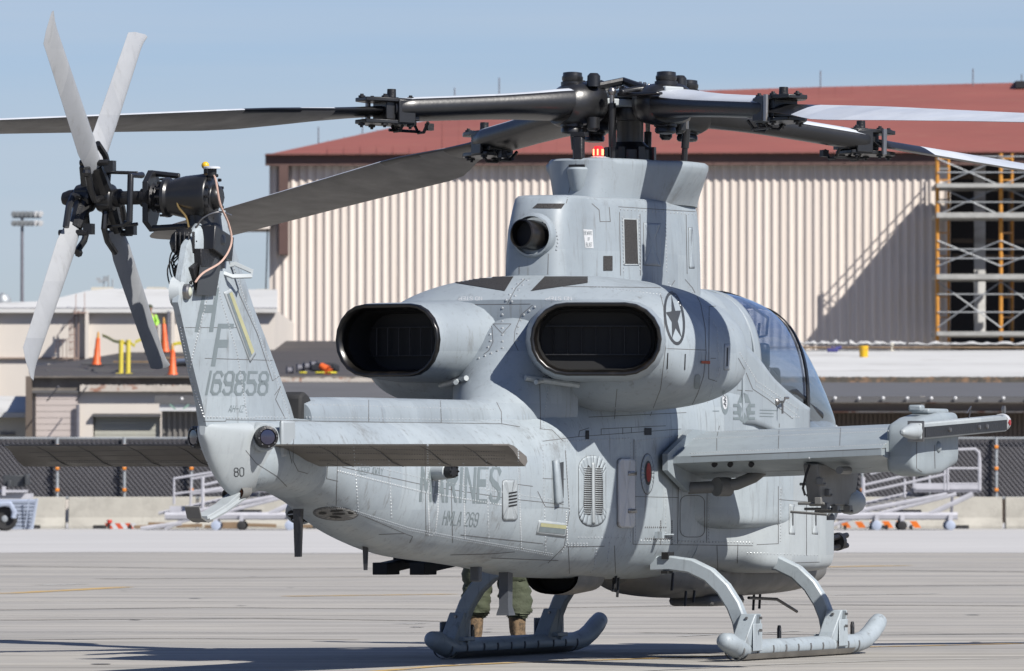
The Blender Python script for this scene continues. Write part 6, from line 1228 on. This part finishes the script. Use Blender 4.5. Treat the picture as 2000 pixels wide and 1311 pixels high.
# ------------------------------------------------------------------ towable ramps
def ramp(x0, flip, label, sx=1.0):
    """x0: photo column of the right hand ramp shifted by dx"""
    D = 229.; X = lambda x: x + x0
    e = empty('boarding_ramp', V3(X(1745), 1034, D), label=label, cat='ramp', group='grey wheeled boarding ramps')
    def seg(name, pts, r, mt, ds=(0,), n=6):
        for dd in ds: m = MB(); m.tube([V3(X(x), y, D + dd) for x, y in pts], r, n=n); part(m, name, mt, e)
    seg('chassis_rail', [(1612, 1008), (1870, 1008)], .10, B['alu'], (0, 1.6)); seg('drawbar', [(1612, 1034), (1640, 1020), (1690, 1006)], .05, B['alu'])
    seg('ramp_rail', [(1640, 1005), (1850, 966)], .06, B['alu'], (0, 1.9)); seg('lower_rail', [(1690, 1010), (1868, 965)], .05, B['alu'], (0, 1.6))
    for k in range(15):
        t = k / 14; m = MB(); a = V3(X(1612 + 165 * t), 1000 - 36 * t, D + 1.9); b_ = V3(X(1694 + 160 * t), 1008 - 42 * t, D + .1); m.tube([a, b_], .05, sec=(.045, .012, (0, 0, 1))); part(m, 'ramp_tread', B['alud'] if k % 2 else B['alu'], e, smooth=0)
    seg('far_stringer', [(1600, 1003), (1778, 963)], .045, B['alu'], (1.9,))
    m = MB(); a = V3(X(1785), 958, D); b_ = V3(X(1915), 962, D); m.box(((a.x + b_.x) / 2, D + .95, a.z), (b_.x - a.x, 1.9, .10)); part(m, 'platform', B['alud'], e, smooth=0)
    for dd in (0, 1.9): m = MB(); m.box((V3(X(1850), 0, D).x, D + dd, V3(0, 950, D).z), (1.6, .03, .16)); part(m, 'kick_plate', B['alu'], e, smooth=0)
    seg('guard_post', [(1686, 1005), (1686, 932)], .045, B['alu'], (0,)); seg('guard_post', [(1767, 972), (1767, 935)], .03, B['alu'], (0, 1.9))
    for x in (1845, 1851, 1912): seg('guard_post', [(x, 958), (x, 880)], .03, B['alu'], (0,))
    for x in (1785, 1815): seg('guard_post', [(x, 958), (x, 905)], .025, B['alu'], (1.9,))
    seg('handrail', [(1686, 948), (1765, 930), (1845, 912)], .035, B['alu'], (0,)); seg('handrail', [(1686, 962), (1765, 945), (1848, 926)], .035, B['alu'], (0,)); seg('handrail', [(1700, 926), (1760, 910)], .03, B['alu'], (1.9,))
    seg('platform_rail', [(1851, 879), (1905, 877), (1912, 884), (1914, 900), (1914, 958)], .035, B['alu'], (0,)); seg('platform_rail', [(1851, 915), (1912, 915)], .03, B['alu'], (0,)); seg('platform_rail', [(1851, 945), (1912, 945)], .025, B['alu'], (0,))
    seg('lift_strut', [(1800, 1012), (1900, 965)], .07, B['alu'], (0, 1.6)); seg('lift_strut', [(1858, 1005), (1860, 968)], .04, B['alud'], (0,))
    m = MB(); bx(m, X(1740), 996, X(1800), 1005, D + .5, .8); part(m, 'tank_box', B['alud'], e, bevel=.03); m = MB(); bx(m, X(1615), 1000, X(1680), 1016, D + .3, 1.2); part(m, 'tank_box', B['alud'], e, bevel=.03)
    for x, r in ((1712, .125), (1856, .125), (1762, .12)):
        for dd in (0, 1.6):
            p = V3(X(x), 0, D); p = Vector((p.x, D + dd - .15, r)); m = MB(); m.lathe(p, (0, 1, 0), [(-.05, r * .8), (-.04, r), (.04, r), (.05, r * .8)], n=16); part(m, 'wheel', B['blue'] if x != 1762 else M['rubber'], e)
            m = MB(); m.box(p + Vector((0, .05, .18)), (.1, .14, .2)); part(m, 'caster_fork', B['alu'], e, smooth=0)
    return e
ramp(0, 1, 'grey wheeled boarding ramp right of the helicopter nose'); ramp(-1290, 1, 'grey wheeled boarding ramp left of the tail boom, behind the bumper')
m = MB(); seg_ = [V3(340, 985, 230), V3(340, 935, 230), V3(420, 922, 230), V3(470, 912, 230)]; m.tube(seg_, .035, n=6); m.tube([V3(372, 990, 230), V3(374, 936, 230), V3(470, 918, 230)], .035, n=6); m.tube([V3(340, 965, 230), V3(470, 948, 230)], .03, n=6); m.tube([V3(372, 965, 230), V3(470, 955, 230)], .03, n=6); m.box(V3(352, 1000, 230), (.5, 1, .3)); m.tube([V3(275, 1033, 229), V3(355, 1022, 229)], .06, n=6)
tag(m.build('handrail_stand', B['alu']), 'grey railing stand left of the tail bumper', 'railing')
# ------------------------------------------------------------------ barricades, planks, cart
def barricade(x0, x1, y0, y1, d, cols, label, lamp=False, n=7):
    e = empty('barricade_board', V3((x0 + x1) / 2, 1033, d), label=label, cat='barricade', group='striped barricade boards')
    for k in range(n):
        a = x0 + (x1 - x0) * k / n; b_ = x0 + (x1 - x0) * (k + 1) / n; s = (y1 - y0) * .7; m = MB(); P = [V3(a, y0, d), V3(b_, y0, d), V3(b_ + s, y1, d), V3(a + s, y1, d)]; m.plate(P[::-1], (0, 1, 0), .05); part(m, 'stripe', cols[k % 2], e, smooth=0)
    if lamp: m = MB(); m.lathe(V3(x0 + 10, y0, d), (0, 0, 1), [(0, .06), (.06, .07), (.09, .06)], n=10); part(m, 'lamp', mat('lamp_plain_red', (.6, .05, .03), .4), e)
    for t in (.15, .85): m = MB(); p = V3(x0 + (x1 - x0) * t, 1033, d); m.box((p.x, d + .2, .06), (.06, .5, .12)); part(m, 'foot', M['rubber'], e, smooth=0)
RW = [mat('stripe_red', (.62, .09, .03), .5), M['white']]; OW = [mat('stripe_orange', (.85, .20, .02), .5), M['white']]
barricade(204, 264, 1022, 1033, 233.6, RW, 'red and white striped board with a red lamp at the barrier foot on the left', True, 6)
barricade(1640, 1712, 1019, 1031, 231.6, OW, 'orange and white striped board under the left end of the right ramp', False, 5); barricade(1722, 1790, 1018, 1031, 232.2, OW, 'orange and white striped board under the middle of the right ramp', False, 5)
rr = random.Random(8)
for k, (x0, x1, y) in enumerate(((262, 330, 1029), (290, 345, 1024), (345, 395, 1027), (400, 470, 1029), (430, 480, 1023), (560, 610, 1028), (470, 540, 1026))):
    m = MB(); a = V3(x0, y, 233); b_ = V3(x1, y, 233); m.box(((a.x + b_.x) / 2, 233, max(.06, a.z)), (b_.x - a.x, .3, .09), Matrix.Rotation(rr.uniform(-.03, .03), 3, 'Y')); tag(m.build('timber', B['wood'], bevel=.01), ['long grey timber leftmost at the barrier foot', 'short timber behind the leftmost one at the barrier foot', 'timber between the railing stand and the striped board', 'timber under the tail bumper at the barrier foot', 'short timber behind the tail bumper', 'timber farthest right at the barrier foot', 'timber under the left ramp'][k], 'timber', 'timbers at the barrier foot')
ct = empty('ground_cart', V3(15, 1037, 226), label='ground cart with a big black tyre and dark power unit at the left edge', cat='cart')
p = Vector((V3(10, 0, 226).x, 226, .31)); m = MB(); m.lathe(p, (0, 1, 0), [(-.10, .16), (-.12, .26), (-.08, .31), (.08, .31), (.12, .26), (.1, .16)], n=28); part(m, 'tyre', M['rubber'], ct); m = MB(); m.lathe(p, (0, -1, 0), [(.04, .16), (.06, .15), (.065, .09), (.12, .08), (.13, .05)], n=20); part(m, 'rim', B['galv'], ct)
m = MB(); bx(m, 6, 928, 48, 951, 226.5, .8); bx(m, 48, 926, 55, 948, 226.3, 1); bx(m, 14, 938, 22, 952, 226.3, .2); part(m, 'power_unit', M['markd'], ct, bevel=.02); m = MB(); bx(m, -60, 957, 50, 962, 226.2, 1.2); bx(m, -60, 964, 60, 974, 226.4, 1.4); bx(m, 4, 950, 11, 968, 226.1, .3); part(m, 'cart_frame', B['alu'], ct, smooth=0); m = MB(); m.tube([V3(-40, 1000, 225.8), V3(-10, 985, 225.8), V3(20, 984, 225.8), V3(28, 1000, 225.8), V3(26, 1012, 225.8)], .07, n=6); part(m, 'mudguard', B['blue'], ct)
for k in range(8): m = MB(); y = 976 + 7.3 * k; x1 = 71 - k * 1.4; a = V3(-60, y, 228.5); b_ = V3(x1, y + 6, 228.5); m.box(((a.x + b_.x) / 2, 228.4 - .02 * k, (a.z + b_.z) / 2), (b_.x - a.x, .2, abs(a.z - b_.z) * .8), Matrix.Rotation(R(12), 3, 'X')); part(m, 'louver', B['blue'], ct, smooth=0)
m = MB(); m.tube([V3(72, 974, 228), V3(62, 1034, 228)], .04, n=5); m.tube([V3(57, 970, 228.1), V3(50, 1030, 228.1)], .02, n=5); part(m, 'ramp_edge', B['blue'], ct)
# ------------------------------------------------------------------ people
def person(name, loc, rz, joints, label, top=None, trousers=None, boots=None, hair=(.05, .035, .02), scale=1.0):
    e = empty(name, loc, rz, label, 'person'); e.scale = (scale,) * 3
    V = []; Ed = []; Rd = []
    def j(p, r): V.append(p); Rd.append(r); return len(V) - 1
    J = {}
    for k, (p, r) in joints.items(): J[k] = j(p, r)
    for a, b in CON: Ed.append((J[a], J[b]))
    me = bpy.data.meshes.new('body'); me.from_pydata(V, Ed, []); me.materials.append(M['skin']); o = bpy.data.objects.new('body', me); COL.objects.link(o); o.parent = e
    sm = o.modifiers.new('skin', 'SKIN'); sm.use_smooth_shade = True
    for i, sv in enumerate(me.skin_vertices[0].data): sv.radius = (Rd[i], Rd[i]); sv.use_root = (i == J['pelvis'])
    ss = o.modifiers.new('s', 'SUBSURF'); ss.levels = ss.render_levels = 2
    G = lambda k: Vector(joints[k][0])
    def limb(nm, keys, rads, mt, n=18, seed=1, wr=.008):
        pts = []; rs_ = []; P = [G(k) if isinstance(k, str) else Vector(k) for k in keys]; rr = random.Random(seed); N2 = 10
        for i in range(len(P) - 1):
            for q in range(N2): t = q / N2; pts.append(P[i].lerp(P[i + 1], t)); rs_.append(rads[i] + (rads[i + 1] - rads[i]) * t)
        pts.append(P[-1]); rs_.append(rads[-1]); m = MB(); rg = []
        for i, p in enumerate(pts):
            tt = (pts[min(i + 1, len(pts) - 1)] - pts[max(i - 1, 0)]).normalized(); u = tt.cross(Vector((0, 1, 0))); u = u.normalized() if u.length > .1 else Vector((1, 0, 0)); w = tt.cross(u)
            rg.append([p + (u * math.cos(a) + w * math.sin(a)) * (rs_[i] + wr * math.sin(a * 2 + i * 1.1 + seed) * math.sin(i * .8) + rr.uniform(-wr, wr) * .5) for a in [2 * math.pi * k / n for k in range(n)]])
        m.rings(rg); x = m.build(nm, mt, e, smooth=70); return x
    limb('trouser_leg', [(.09 + 0, 0, .93), 'kneeL', (G('ankL') + Vector((0, 0, .17))), (G('ankL') + Vector((0, 0, .12)))], [.15, .125, .118, .078], trousers, seed=2, wr=.015); limb('trouser_leg', [(-.09, 0, .93), 'kneeR', (G('ankR') + Vector((0, 0, .17))), (G('ankR') + Vector((0, 0, .12)))], [.15, .125, .118, .078], trousers, seed=5, wr=.015)
    limb('shirt', [(0, 0, .84), (0, 0, 1.0), 'chest', (G('neck') - Vector((0, 0, .04)))], [.165, .165, .175, .08], top, seed=7, wr=.01)
    limb('sleeve', ['shL', 'elL', 'wrL'], [.07, .06, .045], top, seed=8); limb('sleeve', ['shR', 'elR', 'wrR'], [.07, .06, .045], top, seed=9)
    for s in 'LR':
        a = G('ank' + s); f = G('toe' + s); m = MB(); d = (f - a); d.z = 0; d.normalize(); pr_ = Vector((-d.y, d.x, 0)); rg = []
        for h, l0, l1, w in ((0, -.08, .22, .06), (.025, -.09, .23, .062), (.03, -.085, .215, .056), (.07, -.08, .18, .058), (.10, -.08, .10, .062), (.15, -.08, .07, .065), (.22, -.085, .07, .07), (.28, -.08, .065, .066)):
            base = Vector((a.x, a.y, h)); rg.append([base + d * ((l0 + l1) / 2 + (l1 - l0) / 2 * math.cos(t)) + pr_ * w * math.sin(t) for t in [2 * math.pi * k / 14 for k in range(14)]])
        m.rings(rg); m.build('boot', boots, e, smooth=40)
        h = G('wr' + s); hd = (h - G('el' + s)).normalized(); sd_ = hd.orthogonal().normalized(); m = MB(); m.tube([h, h + hd * .05, h + hd * .09], [.028, .036, .032], n=10)
        for k in range(4): o0 = h + hd * .08 + sd_ * (.015 * (k - 1.5)); m.tube([o0, o0 + hd * (.035 + .008 * (1.5 - abs(k - 1.5))), o0 + hd * .06 + hd.cross(sd_) * .02], .008, n=6)
        m.tube([h + hd * .03 + sd_ * .03, h + hd * .06 + sd_ * .05, h + hd * .085 + sd_ * .045], .009, n=6); m.build('hand', M['skin'], e)
    hp = G('head'); m = MB(); m.sphere(hp + Vector((0, 0, .03)), .10, 16, sc=(.85, 1, 1.12)); m.build('head', M['skin'], e)
    m = MB(); m.sphere(hp + Vector((0, -.0, .06)), .112, 16, sc=(.95, 1.05, 1.0), lo=0); m.build('helmet', M['olive'], e)
    m = MB(); f = Vector((0, .1, 0)); m.sphere(hp + f + Vector((0, 0, .01)), .018, 8); m.tube([hp + f + Vector((-.02, -.01, -.04)), hp + f + Vector((.02, -.01, -.04))], .006, n=5)
    for s in (-1, 1): m.sphere(hp + Vector((s * .035, .085, .04)), .012, 8)
    m.build('face', M['skin'], e); return e
CON = [('pelvis', 'hipL'), ('hipL', 'kneeL'), ('kneeL', 'ankL'), ('ankL', 'toeL'), ('pelvis', 'hipR'), ('hipR', 'kneeR'), ('kneeR', 'ankR'), ('ankR', 'toeR'), ('pelvis', 'chest'), ('chest', 'neck'), ('neck', 'head'), ('chest', 'shL'), ('shL', 'elL'), ('elL', 'wrL'), ('chest', 'shR'), ('shR', 'elR'), ('elR', 'wrR')]
def stance(fx=.16, bend=.04):
    return {'pelvis': ((0, 0, .93), .12), 'hipL': ((.09, 0, .88), .085), 'kneeL': ((fx * .8, bend, .50), .06), 'ankL': ((fx, -.01, .09), .04), 'toeL': ((fx + .03, .15, .04), .035), 'hipR': ((-.09, 0, .88), .085), 'kneeR': ((-fx * .9, bend + .02, .50), .06), 'ankR': ((-fx * 1.05, .05, .09), .04), 'toeR': ((-fx * 1.1, .2, .04), .035),
            'chest': ((0, .02, 1.28), .13), 'neck': ((0, .03, 1.48), .05), 'head': ((0, .05, 1.62), .085), 'shL': ((.18, .02, 1.40), .055), 'elL': ((.27, .06, 1.14), .04), 'wrL': ((.22, .26, 1.02), .03), 'shR': ((-.18, .02, 1.40), .055), 'elR': ((-.27, .06, 1.14), .04), 'wrR': ((-.22, .26, 1.02), .03)}
person('person', ((970 - 1000) / FPX * 71.3, 71.3, 0), R(0), stance(.165), 'person in olive trousers and tan boots standing behind the left skid', M['olive'], M['olive'], M['boot'])
HV = mat('hi_vis', (.42, .80, .10), .6)
pz = V3(293, 692, 322); person('person', pz, R(180), stance(.12), 'worker in a yellow green vest on the roof behind the tail rotor blade', HV, mat('trouser_grey', (.3, .3, .3), .8), M['rubber'])

for o in bpy.data.objects:  # clusters of pieces too small to pick apart
    if o.name.split('.')[0] in ('bracket_bolt', 'case_bolt', 'hub_hardware', 'rail_fastener', 'lock_linkage', 'sensor_screw', 'bolt', 'unit_crest_symbol', 'small_sign', 'caged_ladder', 'inner_steelwork', 'antenna_panel', 'mast_ring'): o['kind'] = 'stuff'
